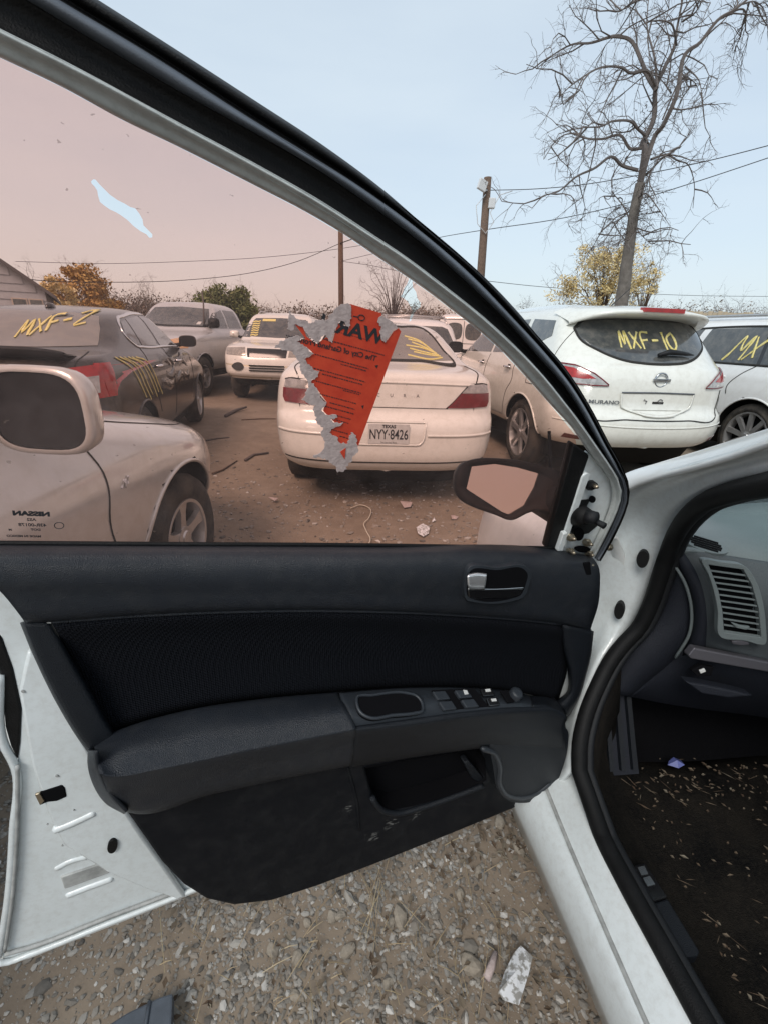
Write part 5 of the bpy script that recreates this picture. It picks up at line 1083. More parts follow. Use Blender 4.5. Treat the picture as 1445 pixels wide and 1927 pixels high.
for k, (x0, y, x1) in enumerate([(480, 545, 1000), (730, 640, 985), (470, 680, 970), (550, 735, 945), (490, 805, 925), (755, 895, 910), (525, 930, 885), (625, 1015, 865), (580, 1050, 855), (690, 1140, 830), (690, 1185, 805), (640, 1275, 800), (720, 1340, 800)]): bars(y, x0, x1, 11, k+3)
bars(395, 560, 1150, 12, 40)
for a in ([(850, 175), (905, 185), (900, 195), (850, 186)], [(1060, 660), (1095, 655), (1080, 690)], [(930, 1050), (955, 1045), (945, 1085)]): b = len(mb.v); mb.v += [tuple(G(*p, -.0042)) for p in zs4(a)]; mb.f.append(tuple(range(b, b+len(a))))
o = mb.build('print_lines', 'ink'); DR(o); o['kind'] = 'stuff'
q = ell(0, 0, 32, 26, .3, 20); pts = zs4([(930+p[0], 195+p[1]) for p in q]); DR(tube('print_mark', [G(*p, -.0042) for p in pts+pts[:1]], .0006, 'ink', None, 5))
# maker's etching at the lower rear corner of the glass (mirrored)
e0, e1 = G(30, 966, -.007), G(90, 968, -.007); ex = (e1-e0).normalized(); ey = GN.cross(ex); ey = ey if ey.z > 0 else -ey
def etch(s, px, py, size, sx=1, bold=.0002): return text_plane('etched_mark', s, size, G(px, py, -.0060), -ex, ey, 'ink', door, bold=bold, sx=sx)
etch('NISSAN', 60, 967, .0085, 1.25, .0006); etch('43R-00178', 62, 988, .0062); etch('AS2', 60, 978, .0055); etch('M', 20, 997, .004); etch('DOT', 68, 997, .0045); etch('MADE IN MEXICO', 46, 1009, .0042)
pts = ell(112, 989, 9, 6, .0, 18); DR(tube('etched_ring', [G(*p, -.006) for p in pts+pts[:1]], .0005, 'ink', None, 5))
# pale scuffs on the lower panel: a worn patch in its material
def scuffs(mname, spots):
    t = M[mname].node_tree; p = t.nodes['Principled BSDF']; src = p.inputs['Base Color'].links[0].from_socket
    g = nd(t, 'ShaderNodeNewGeometry'); mp = nd(t, 'ShaderNodeMapping'); mp.inputs['Scale'].default_value = (60, 60, 260); t.links.new(g.outputs['Position'], mp.inputs[0])
    nz = nd(t, 'ShaderNodeTexNoise'); nz.inputs['Scale'].default_value = 1.6; nz.inputs['Detail'].default_value = 8; t.links.new(mp.outputs[0], nz.inputs['Vector'])
    for c, rad, amt in spots:
        ds = nd(t, 'ShaderNodeVectorMath', operation='DISTANCE'); ds.inputs[1].default_value = c; t.links.new(g.outputs['Position'], ds.inputs[0])
        mr = nd(t, 'ShaderNodeMapRange'); mr.inputs[1].default_value = 0; mr.inputs[2].default_value = rad; mr.inputs[3].default_value = .50; mr.inputs[4].default_value = .85; t.links.new(ds.outputs['Value'], mr.inputs[0])
        gt = nd(t, 'ShaderNodeMath', operation='SUBTRACT'); t.links.new(nz.outputs['Fac'], gt.inputs[0]); t.links.new(mr.outputs[0], gt.inputs[1])
        m2 = nd(t, 'ShaderNodeMapRange'); m2.inputs[1].default_value = 0; m2.inputs[2].default_value = .05; m2.inputs[4].default_value = amt; t.links.new(gt.outputs[0], m2.inputs[0])
        mx = nd(t, 'ShaderNodeMixRGB'); mx.inputs[2].default_value = (.22, .22, .21, 1); t.links.new(m2.outputs[0], mx.inputs[0]); t.links.new(src, mx.inputs[1]); src = mx.outputs[0]
    t.links.new(src, p.inputs['Base Color'])
scuffs('trim_lower', [(D(700, 1578, .04), .045, .7), (D(735, 1550, .04), .05, .6), (D(655, 1522, .04), .035, .5), (D(780, 1535, .04), .04, .5)])

# --- body of the sedan around the opening
FA = Vector((-.12, .993, 0)); RA = Vector((.993, .12, 0))
def yl(pts, n=70): return [PY(*x) for x in resample(pts, n)]
def zl(pts, z, n=40, ext=1.4):
    q = [PZ(x[0], x[1], z) for x in resample(pts, n)]; e = q[-1]; return q+[e-FA*ext*.3, e-FA*ext]
O_ = [(1700, 775, .367), (1560, 806, .462), (1445, 838, .568), (1370, 862, .648), (1297, 882, .733), (1228, 903, .833), (1183, 923, .905), (1130, 965, .98), (1092, 1060, .98), (1085, 1150, .97), (1075, 1250, .95), (1048, 1340, .90), (1028, 1420, .84), (1018, 1500, .77)]
S0 = [(1700, 850, .38), (1560, 872, .48), (1445, 896, .60), (1388, 907, .67), (1343, 923, .73), (1308, 946, .80), (1274, 977, .865), (1258, 1000, .895), (1242, 1039, .91), (1228, 1080, .915), (1212, 1131, .915), (1189, 1174, .915), (1165, 1199, .905), (1140, 1222, .89), (1110, 1280, .86), (1088, 1340, .82), (1076, 1400, .77), (1074, 1446, .725)]
m3 = lambda a, b, t, bump=0: [tuple(np.array(x)*(1-t)+np.array(y)*t+np.array([0, 0, bump])) for x, y in zip(resample(a, 70), resample(b, 70))]
S(solid(grid('hinge_pillar', [yl(O_), yl(m3(O_, S0, .18, .012)), yl(m3(O_, S0, .40, .020)), yl(m3(O_, S0, .55, .004)), yl(m3(O_, S0, .8, -.004)), yl(S0)], 'jamb_paint'), .01))
T0 = [(1700, 700, .40), (1560, 768, .50), (1445, 806, .62), (1380, 827, .70), (1310, 849, .79), (1240, 870, .87), (1178, 890, .93), (1140, 910, .96)]
T1 = [(1700, 778, .365), (1560, 808, .46), (1445, 840, .565), (1370, 864, .645), (1297, 884, .73), (1228, 905, .83), (1183, 925, .90), (1140, 962, .95)]
bk = lambda L, dy: [(x, y, Y+dy) for x, y, Y in L]
S(solid(grid('windshield_pillar', [yl(bk(T0, .10), 40), yl(bk(T0, .02), 40), yl(T0, 40), yl(m3(T0, T1, .3, -.016), 40), yl(m3(T0, T1, .75, -.016), 40), yl(T1, 40)][:2]+[yl(T0, 70), yl(m3(T0, T1, .3, -.014)), yl(m3(T0, T1, .75, -.014)), yl(T1)] if False else [yl(bk(T0, .08)), yl(T0), yl(m3(T0, T1, .3, -.012)), yl(m3(T0, T1, .75, -.012)), yl(T1)], 'white_paint'), .01))
L0 = [(960, 1470), (1003, 1560), (1050, 1662), (1100, 1772), (1165, 1922), (1195, 1990)]
L1 = [(1012, 1462), (1060, 1580), (1120, 1722), (1213, 1936), (1238, 1992)]
L1b = [(1024, 1460), (1073, 1580), (1135, 1722), (1228, 1932), (1254, 1990)]
L2 = [(1066, 1420), (1074, 1446), (1092, 1500), (1122, 1580), (1162, 1660), (1232, 1790), (1302, 1920), (1340, 1990)]
l0, l1, l1b, l2 = zl(L0, .335), zl(L1, .382), zl(L1b, .384), zl(L2, .42)
dn = lambda L, dz, k=0: [p+Vector((0, 0, dz))+RA*k for p in L]
S(solid(grid('door_sill', [dn(l0, -.14, .03), dn(l0, -.03, -.004), l0, dn(rr(l0, l1, .35), .010), dn(rr(l0, l1, .9), .004), l1, dn(rr(l1, l1b, .5), -.006), l1b, dn(rr(l1b, l2, .25), .004), rr(l1b, l2, .7), l2], 'jamb_paint'), .008))
S(tube('sill_sealant', dn(rr(l1, l1b, .5), -.002), .0045, 'jamb_seam', None, 6))
ws = [(1700, 868, .375), (1560, 888, .47), (1445, 911, .585), (1365, 930, .685), (1328, 944, .735), (1292, 974, .80), (1272, 1003, .845), (1254, 1047, .87), (1240, 1087, .88), (1223, 1138, .885), (1199, 1184, .885), (1174, 1210, .88), (1152, 1238, .87), (1124, 1290, .84), (1102, 1345, .80), (1090, 1400, .755), (1089, 1450, .71)]
wpath = [PY(*x) for x in resample(ws, 60)]+[p+RA*.012+Vector((0, 0, .004)) for p in l2[10:]]
S(tube('weatherstrip', wpath, .0170, 'rubber', None, 12))
S(tube('weatherstrip_bead', [p+RA*.024+Vector((0, 0, -.006)) for p in wpath[14:]], .010, 'black_plastic', None, 10))
for cx, cy, rx, ry in ((1208, 1053, 11.5, 16), (1164, 1150, 9.5, 15.5)):
    Y = .905 if cy < 1100 else .918; n_ = Vector((-.55, -.8, .1)).normalized(); o_ = PY(cx, cy, Y)
    S(bevel(prism('pillar_plug', [PN(*p, o_+n_*.012, n_) for p in ell(cx, cy, rx, ry, .08)], -n_*.02, 'rubber'), .003))
S(tube('pillar_bolt', [PY(1141, 1027, .90), PY(1146, 1030, .88)], [.009, .008], 'steel', None, 8)); S(tube('door_check', [PY(1098, 1230, .86), PY(1106, 1232, .84)], [.006, .005], 'steel', None, 6))
# fender and hood ahead of the pillar
HB = Vector((.415, .93, 0)); rows = []
for t, s_, zt in ((0, .03, .93), (.15, .0, .915), (.35, -.005, .885), (.5, .0, .85), (.62, .02, .815), (.72, .055, .775), (.80, .11, .73), (.86, .19, .67), (.90, .30, .60)):
    b = HB+FA*t; P = [(s_+.02, .24), (s_, .42), (s_-.004, .60), (s_+.004, zt-.09), (s_+.03, zt-.03), (s_+.09, zt), (s_+.25, zt+.02), (.78, zt+.035), (1.31-s_, zt+.02), (1.47-s_, zt), (1.53-s_, zt-.03), (1.556-s_, zt-.09), (1.56-s_, .42), (1.54-s_, .24)]
    P = [(max(min(x, 1.56), 0-.01), z if (t > .4 or i_ not in (6, 7, 8)) else .66) for i_, (x, z) in enumerate(P)]
    rows.append([b+RA*x+Vector((0, 0, z)) for x, z in P])
A = np.array([[list(p) for p in r] for r in rows]); rows = [np.array([pchip(np.arange(14), A[i, :, k], np.linspace(0, 13, 53)) for k in range(3)]).T for i in range(len(A))]
A = np.array(rows); tq = np.linspace(0, len(A)-1, 33); A = np.stack([[[float(v) for v in pchip(np.arange(len(A)), A[:, j, k], tq)] for k in range(3)] for j in range(A.shape[1])], 0).transpose(2, 0, 1)
hood = S(solid(grid('hood', [[Vector(p) for p in r] for r in A], 'white_paint', face=False), .006))
S(prism('front_end', [Vector(p) for p in A[-1]], -FA*.02, 'black_plastic'))
wc = HB+FA*.46; vs, fs = lathe_data([(-.18, .20), (-.18, .29), (-.15, .31), (-.03, .31), (0, .29), (0, .20), (-.02, .19), (-.03, .02)], 40)
wq = Matrix((( -RA.x, FA.x, 0), (-RA.y, FA.y, 0), (0, 0, 1))); fw = S(mesh('wheel', [wc+Vector((0, 0, .31))+wq@Vector((v[0]+.012, v[1], v[2])) for v in vs], fs, 'tyre'))
# cabin
def yq(pts): return [PY(*p) for p in pts]
def cab(name, rows, m, n=24, th=.008): return solid(grid(name, [[PY(*x) for x in resample(r, n)] for r in rows], m), th)
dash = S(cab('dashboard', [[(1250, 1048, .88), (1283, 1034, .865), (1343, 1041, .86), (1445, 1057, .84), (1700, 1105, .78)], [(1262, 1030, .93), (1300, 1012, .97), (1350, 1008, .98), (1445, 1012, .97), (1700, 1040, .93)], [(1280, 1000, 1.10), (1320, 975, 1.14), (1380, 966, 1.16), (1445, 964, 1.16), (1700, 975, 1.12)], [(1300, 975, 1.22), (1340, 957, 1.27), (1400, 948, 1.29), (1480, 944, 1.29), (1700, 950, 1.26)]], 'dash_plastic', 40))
def DS(o): o.parent = dash; return o
def DSm(o): return DS(o)
ca = [(1283, 1035, .865), (1308, 1074, .845), (1324, 1120, .825), (1329, 1160, .82), (1327, 1222, .825)]; cb = [(1345, 1042, .858), (1364, 1085, .825), (1374, 1130, .805), (1378, 1170, .80), (1378, 1230, .805)]
cc = [(1445, 1057, .84), (1448, 1100, .81), (1450, 1140, .79), (1450, 1180, .785), (1450, 1246, .79)]; cd = [(1700, 1105, .78), (1700, 1150, .76), (1700, 1190, .75), (1700, 1230, .745), (1700, 1300, .75)]
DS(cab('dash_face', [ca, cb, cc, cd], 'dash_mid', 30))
c0 = [(1262, 1054, .885), (1288, 1097, .865), (1299, 1143, .86), (1297, 1184, .86), (1276, 1236, .87)]
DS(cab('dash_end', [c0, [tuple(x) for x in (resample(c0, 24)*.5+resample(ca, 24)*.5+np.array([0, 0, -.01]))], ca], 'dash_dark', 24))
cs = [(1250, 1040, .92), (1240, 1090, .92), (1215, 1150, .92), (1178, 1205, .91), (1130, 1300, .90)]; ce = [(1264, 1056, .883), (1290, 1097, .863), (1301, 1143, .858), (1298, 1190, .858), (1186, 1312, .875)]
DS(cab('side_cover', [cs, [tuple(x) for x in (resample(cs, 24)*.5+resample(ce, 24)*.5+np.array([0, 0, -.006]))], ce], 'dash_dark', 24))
DS(tube('cover_edge', yl([(1262, 1054, .876), (1288, 1097, .858), (1300, 1143, .852), (1297, 1190, .852), (1270, 1238, .860)], 24), .0035, 'dash_plastic', None, 6))
DS(cab('knee_panel', [[(1186, 1312, .875), (1298, 1190, .862), (1327, 1222, .83), (1378, 1230, .81), (1450, 1246, .795), (1700, 1300, .755)], [(1186, 1312, .875), (1270, 1262, .862), (1327, 1256, .83), (1378, 1266, .815), (1450, 1282, .80), (1700, 1340, .76)], [(1160, 1306, .89), (1262, 1326, .89), (1330, 1336, .88), (1380, 1342, .88), (1450, 1352, .87), (1700, 1400, .83)], [(1160, 1306, 1.0), (1262, 1316, 1.05), (1330, 1322, 1.05), (1380, 1326, 1.05), (1450, 1336, 1.05), (1700, 1380, 1.0)]], 'dash_dark', 40))
pv = PY(1385, 1240, .795); nv = Vector((-.10, -.97, .2)).normalized()
def V(px, py, d=0): return PN(px, py, pv+nv*d, nv)
DS(bevel(prism('trim_strip', [V(*p, .012) for p in ((1294, 1234), (1306, 1219), (1445, 1246), (1700, 1300), (1700, 1322), (1445, 1265), (1300, 1240))], -nv*.02, 'silver_trim'), .003))
DS(bevel(prism('dash_switch', [V(*p, .003) for p in ((1300, 1262), (1318, 1252), (1344, 1256), (1338, 1272), (1312, 1274))], -nv*.012, 'recess_black'), .002)); DS(bevel(prism('switch_light', [V(*p, .006) for p in ((1315, 1262), (1325, 1258), (1328, 1264), (1318, 1268))], -nv*.004, 'plate'), .001))
DS(bevel(prism('release_handle', [V(*p, .014) for p in ((1290, 1284), (1320, 1288), (1380, 1300), (1418, 1310), (1370, 1314), (1320, 1306))], -nv*.03, 'dash_dark'), .004))
pv2 = PY(1385, 1130, .797); nv2 = Vector((-.12, -.985, .12)).normalized()
def VV(px, py, d=0): return PN(px, py, pv2+nv2*d, nv2)
vo = [(1320, 1055), (1360, 1058), (1402, 1066), (1424, 1097), (1437, 1143), (1441, 1180), (1440, 1212), (1400, 1206), (1354, 1198), (1350, 1150), (1342, 1110), (1332, 1080)]
vi = [(1333, 1063), (1398, 1072), (1414, 1100), (1427, 1145), (1432, 1200), (1362, 1190), (1359, 1150), (1351, 1110)]
vf = DS(bevel(prism('vent_frame', [VV(*p, .012) for p in closed_smooth(vo, 40)], -nv2*.014, 'dash_plastic', holes=[[VV(*p, .012) for p in vi]]), .002))
DS(prism('vent_duct', [VV(*p, -.004) for p in vi], -nv2*.004, 'recess_black'))
for k in range(11):
    t = (k+.8)/11.3; y0 = 1063+t*128; y1 = 1072+t*130
    xl = np.interp(y0, [1063, 1110, 1150, 1190], [1333, 1351, 1359, 1362]); xr = np.interp(y1, [1072, 1100, 1145, 1200], [1398, 1414, 1427, 1432])
    a = [VV(xl, y0, .008), VV(xr, y1, .008), VV(xr, y1+3.4, .008), VV(xl, y0+3.2, .008)]
    DS(prism('vent_slat', a, ray(1385, 1130).normalized()*.010, 'dash_plastic'))
DS(bevel(prism('vent_tab', [VV(*p, .014) for p in ((1376, 1172), (1395, 1178), (1412, 1180), (1404, 1186), (1385, 1182))], -nv2*.008, 'dash_plastic'), .002)); DS(bevel(prism('vent_dial', [VV(*p, .010) for p in ((1376, 1206), (1392, 1205), (1408, 1209), (1410, 1214), (1392, 1215), (1378, 1212))], -nv2*.01, 'silver_trim'), .002))
pd = PY(1329, 1023, .895); ndf = Vector((-.05, -.25, .97)).normalized()
def DF(px, py, d=0): return PN(px, py, pd+ndf*d, ndf)
DS(bevel(prism('defroster_vent', [DF(*p, .008) for p in ell(1328, 1024, 44, 13, .30, 36)], -ndf*.012, 'dash_plastic'), .002))
for k in range(5):
    o_ = (k-2)*4.2; hl = 30*math.sqrt(1-(k-2)**2/9.5); DS(prism('vent_slot', [DF(1328+p[0]-o_*.30*0, 1023+o_*.95+p[0]*.30+p[1], .0095) for p in ((-hl, -1.3), (hl, -1.3), (hl, 1.3), (-hl, 1.3))], -ndf*.003, 'recess_black'))
# floor, kick panel, foot rest, unseen shell added to keep the cabin dark
fl = l2[6:]; R0 = [p+RA*.035+Vector((0, 0, -.01)) for p in wpath[46:]]
n = 26; left = [Vector(p) for p in resample([tuple(p) for p in R0], n)]
rows = []
for k in range(15):
    u = k/14; w_ = .0 if u == 0 else .03+1.25*(u-1/14)
    rows.append([p+RA*w_+Vector((0, 0, (.30-p.z)*min(1, u*7)+(.012*math.sin(9*p.y+5*w_)+.008*math.sin(23*p.y-11*w_)) if u > 0 else 0)) for p in left])
S(solid(grid('floor_carpet', rows, 'carpet'), .01))
fr = [r[0] for r in rows]; S(solid(grid('toe_board', [fr, [p+FA*.35+Vector((0, 0, .05)) for p in fr], [p+FA*.55+Vector((0, 0, .45)) for p in fr]], 'carpet_shaded'), .01))
S(solid(grid('kick_panel', [[p+RA*.02 for p in wpath[34:52]], [p+FA*.45+RA*.03+Vector((0, 0, -.03)) for p in wpath[34:52]]], 'dash_dark'), .008))
fo = PY(1168, 1448, .80); ft = Vector((.02, .62, .78)).normalized(); fx = Vector((.99, .12, 0)); mb = MB()
for dx0, dx1 in ((0, .012), (.030, .042), (.060, .072)):
    a, b = fo+fx*(dx0-.036), fo+fx*(dx1-.036); nn = ft.cross(fx).normalized()*-.012; q = [a, b, b+ft*.17, a+ft*.17]; mb.add(q+[p+nn for p in q], [(0, 1, 2, 3), (7, 6, 5, 4), (0, 4, 5, 1), (1, 5, 6, 2), (2, 6, 7, 3), (3, 7, 4, 0)])
S(prism('foot_rest', [fo+fx*-.045-ft*.012, fo+fx*.045-ft*.012, fo+fx*.042+ft*.19, fo+fx*-.040+ft*.19], Vector((0, .02, -.02)), 'dash_dark'))
for j in range(0, len(mb.v), 8): S(mesh('foot_rest_rib', mb.v[j:j+8], [(0, 1, 2, 3), (7, 6, 5, 4), (0, 4, 5, 1), (1, 5, 6, 2), (2, 6, 7, 3), (3, 7, 4, 0)], 'trim_plastic', None, False))
S(bevel(prism('scuff_plate', [PZ(*p, .372) for p in ((1226, 1700), (1255, 1690), (1316, 1790), (1312, 1800), (1284, 1802))], Vector((0, 0, -.02)), 'trim_plastic'), .003))
S(bevel(prism('scuff_plate', [PZ(*p, .372) for p in ((1190, 1628), (1212, 1622), (1256, 1688), (1226, 1698))], Vector((0, 0, -.02)), 'gloss_black'), .003))
for p in (((1199, 1632), (1212, 1629), (1219, 1645), (1206, 1647)), ((1209, 1652), (1222, 1648), (1232, 1664), (1218, 1668))): S(prism('scuff_badge', [PZ(*q, .3745) for q in p], Vector((0, 0, -.002)), 'badge'))
S(tube('pedal', [PY(1375, 1365, 1.15), PY(1382, 1372, 1.05)], [.03, .03], 'rubber', None, 10)); S(tube('pedal_arm', [PY(1378, 1368, 1.1), PY(1370, 1320, 1.18)], [.008, .008], 'steel', None, 6))
b0 = Vector((.50, .30, 0)); mb = MB()
def shade_wall(name, pts, m): S(solid(mesh(name, pts, [(0, 1, 2, 3)], m, None, False), .02))  # unseen roof and walls, added to keep the cabin dark
rf = Vector((.60, .34, 1.42))
shade_wall('roof', [rf, rf+RA*1.12, rf+RA*1.12-FA*1.6, rf-FA*1.6], 'white_paint')  # unseen roof, added to keep the cabin dark
w0 = Vector((.44, 0, 0))+RA*1.48+FA*1.3
shade_wall('shade_passenger_side', [w0+Vector((0, 0, .25)), w0-FA*2.6+Vector((0, 0, .25)), w0-FA*2.6+Vector((0, 0, 1.0)), w0+Vector((0, 0, .95))], 'dash_dark')
f0 = Vector((.44, 1.36, 0)); shade_wall('shade_firewall', [f0+Vector((0, 0, .2)), f0+RA*1.5+Vector((0, 0, .2)), f0+RA*1.5+Vector((0, 0, .9)), f0+Vector((0, 0, .9))], 'dash_dark')
r0 = Vector((.62, -1.25, 0)); shade_wall('shade_rear_bulkhead', [r0+Vector((0, 0, .25)), r0+RA*1.45+Vector((0, 0, .25)), r0+RA*1.3+Vector((0, 0, 1.3)), r0+Vector((0, 0, 1.3))], 'dash_dark')
gw = [PY(1290, 985, 1.26), PY(1700, 940, 1.33), rf+RA*1.1+Vector((0, .02, 0)), rf+Vector((0, .02, 0))]
S(mesh('windshield', gw, [(0, 1, 2, 3)], 'windscreen', None, False))
S(tube('wiper', [PY(1420, 945, 1.34), PY(1445, 951, 1.34), PY(1520, 962, 1.36)], [.006, .008, .006], 'black_plastic', None, 6))
# dry litter on the carpet
lit = MB(); r = random.Random(4)
for i in range(360):
    k = r.random()
    if k < .35: px, py = r.uniform(1140, 1460), r.gauss(1462, 26)+(0 if r.random() < .6 else 30)
    elif k < .5: py = r.uniform(1480, 1900); px = 1150+(py-1430)*.56+abs(r.gauss(20, 22))
    else: px, py = r.uniform(1140, 1460), 1440+480*r.random()**1.3
    if px < 1150+(py-1430)*.54 or py < 1425: continue
    if k > .5 and r.random() > .5: continue
    p = PZ(px, py, .328); a = r.gauss(-.75, .5); L = r.choice([.004, .005, .006, .008, .010, .014, .02, .035])*r.uniform(.6, 1.2); w_ = r.uniform(.0010, .0032) if L < .02 else r.uniform(.0005, .0009)
    d = Vector((math.cos(a), math.sin(a), r.uniform(-.1, .15))); nn = Vector((-d.y, d.x, 0)); h_ = Vector((0, 0, w_*.8))
    lit.add([p-d*L/2, p+nn*w_+h_, p+d*L/2, p-nn*w_+h_, p-h_*2], [(0, 1, 2), (0, 2, 3), (0, 4, 1), (1, 4, 2), (2, 4, 3), (3, 4, 0)])
o = lit.build('dry_litter', 'litter'); tag(o, 'dry leaf and straw litter on the black car floor', 'litter', kind='stuff')
p = PZ(1270, 1440, .335); o = mesh('blue_wrapper', [p+Vector(v) for v in ((-.02, 0, 0), (0, -.012, .004), (.016, -.008, .012), (.02, .012, .004), (0, .014, .012), (-.012, .01, .002), (0, 0, .018))], [(0, 1, 6), (1, 2, 6), (2, 3, 6), (3, 4, 6), (4, 5, 6), (5, 0, 6)], 'blue_wrap', None, False); tag(o, 'crumpled blue wrapper on the black car floor', 'wrapper')
# ------------------------------------------------------------------ background: house, trees, poles, wires, fence
def house():
    e = PY(85, 549, 21.0); R = empty('house', (e.x, 21.0, 0), math.radians(33)); tag(R, 'grey clapboard house gable with a garage door, beyond the dark sedan', 'house')
    ez = e.z; W = 11.0; top = ez+W*.5*.78; up = .78
    def gy(x): return ez+min(-x, W+x)*up
    mb = MB(); wall = mesh('wall', [(-W, 0, 0), (0, 0, 0), (0, 0, ez), (-W/2, 0, top), (-W, 0, ez), (-W, 9, 0), (0, 9, 0), (0, 9, ez), (-W/2, 9, top), (-W, 9, ez)], [(0, 1, 2, 3, 4), (1, 6, 7, 2), (6, 5, 9, 8, 7), (5, 0, 4, 9)], 'siding', R, False)
    z = .3; k = 0
    while z < top-.25:
        x1 = -max(0, (z+.30-ez)/up) if z+.30 > ez else 0
        o = mesh('siding_board', [(-W-x1 if False else -W-x1*1, -.012, z+.29), (x1, -.012, z+.29), (x1, -.04, z), (-W-x1, -.04, z), (x1, -.0, z), (-W-x1, 0, z)], [(0, 1, 2, 3), (3, 2, 4, 5)], 'siding', wall, False); z += .30; k += 1
    for s_ in (0, 1):
        a = (0.35, ez-.28) if s_ == 0 else (-W-.35, ez-.28); o = prism('roof', [Vector((a[0], -.35, a[1])), Vector((-W/2, -.35, top+.02)), Vector((-W/2, -.35, top+.16)), Vector((a[0], -.35, a[1]+.15))], Vector((0, 9.7, 0)), 'roof_shingle', R)
    for x0, x1, zt in ((-1.15, -.72, ez-.35), (-.58, -.18, ez-.35)):
        w = MB(); w.box((x0-.05, -.07, zt-.75), (x1+.05, -.035, zt+.05)); wo = w.build('window', 'garage_door', R); w = MB(); w.box((x0, -.085, zt-.7), (x1, -.06, zt)); w.build('pane', 'car_glass', wo)
    for j in range(5):
        w = MB(); w.box((-6.2, -.07, .05+j*.45), (-1.9, -.04, .05+j*.45+.43)); o = w.build('garage_panel', 'garage_door', R)
    w = MB(); w.box((-6.4, -.06, 2.32), (-1.7, -.03, 2.55)); w.build('door_header', 'siding', R)
house()

class Twigs:
    def __init__(s, seed): s.mb = MB(); s.r = random.Random(seed)
    def limb(s, pts, r0, r1, n=None, sides=5):
        q = resample([tuple(p) for p in pts], n or max(4, len(pts)*4)); vs, fs = tube_data([Vector(p) for p in q], list(np.linspace(r0, r1, len(q))), sides, False); s.mb.add(vs, fs); return [Vector(p) for p in q]
    def grow(s, p, d, L, r, depth, droop=.25, wob=.35):
        pts = [p]; q = p.copy(); dd = d.normalized(); seg = 4
        for i in range(seg):
            dd = (dd+Vector((s.r.gauss(0, wob), s.r.gauss(0, wob), s.r.gauss(0, wob)-droop*.3))*.45).normalized(); q = q+dd*L/seg; pts.append(q.copy())
        vs, fs = tube_data(pts, list(np.linspace(r, r*.35, len(pts))), 3 if r < .02 else 4, False); s.mb.add(vs, fs)
        if depth > 0:
            for i in range(s.r.randint(2, 4)):
                k = s.r.randint(1, seg); nd_ = (dd+Vector((s.r.gauss(0, .8), s.r.gauss(0, .8), s.r.gauss(0, .7)))).normalized(); s.grow(pts[k], nd_, L*s.r.uniform(.4, .7), r*.55, depth-1, droop, wob)
        return pts
def leaves(mb, r, c, rad, n, size, squash=1.0):
    for i in range(n):
        v = Vector((r.gauss(0, 1), r.gauss(0, 1), r.gauss(0, 1))); v = v.normalized()*rad*r.random()**.45; v.z *= squash; p = c+v
        a = Vector((r.gauss(0, 1), r.gauss(0, 1), r.gauss(0, 1))).normalized(); b = a.orthogonal().normalized(); s_ = size*r.uniform(.6, 1.4)
        mb.add([p-a*s_, p+b*s_*.5, p+a*s_, p-b*s_*.5], [(0, 1, 2, 3)])

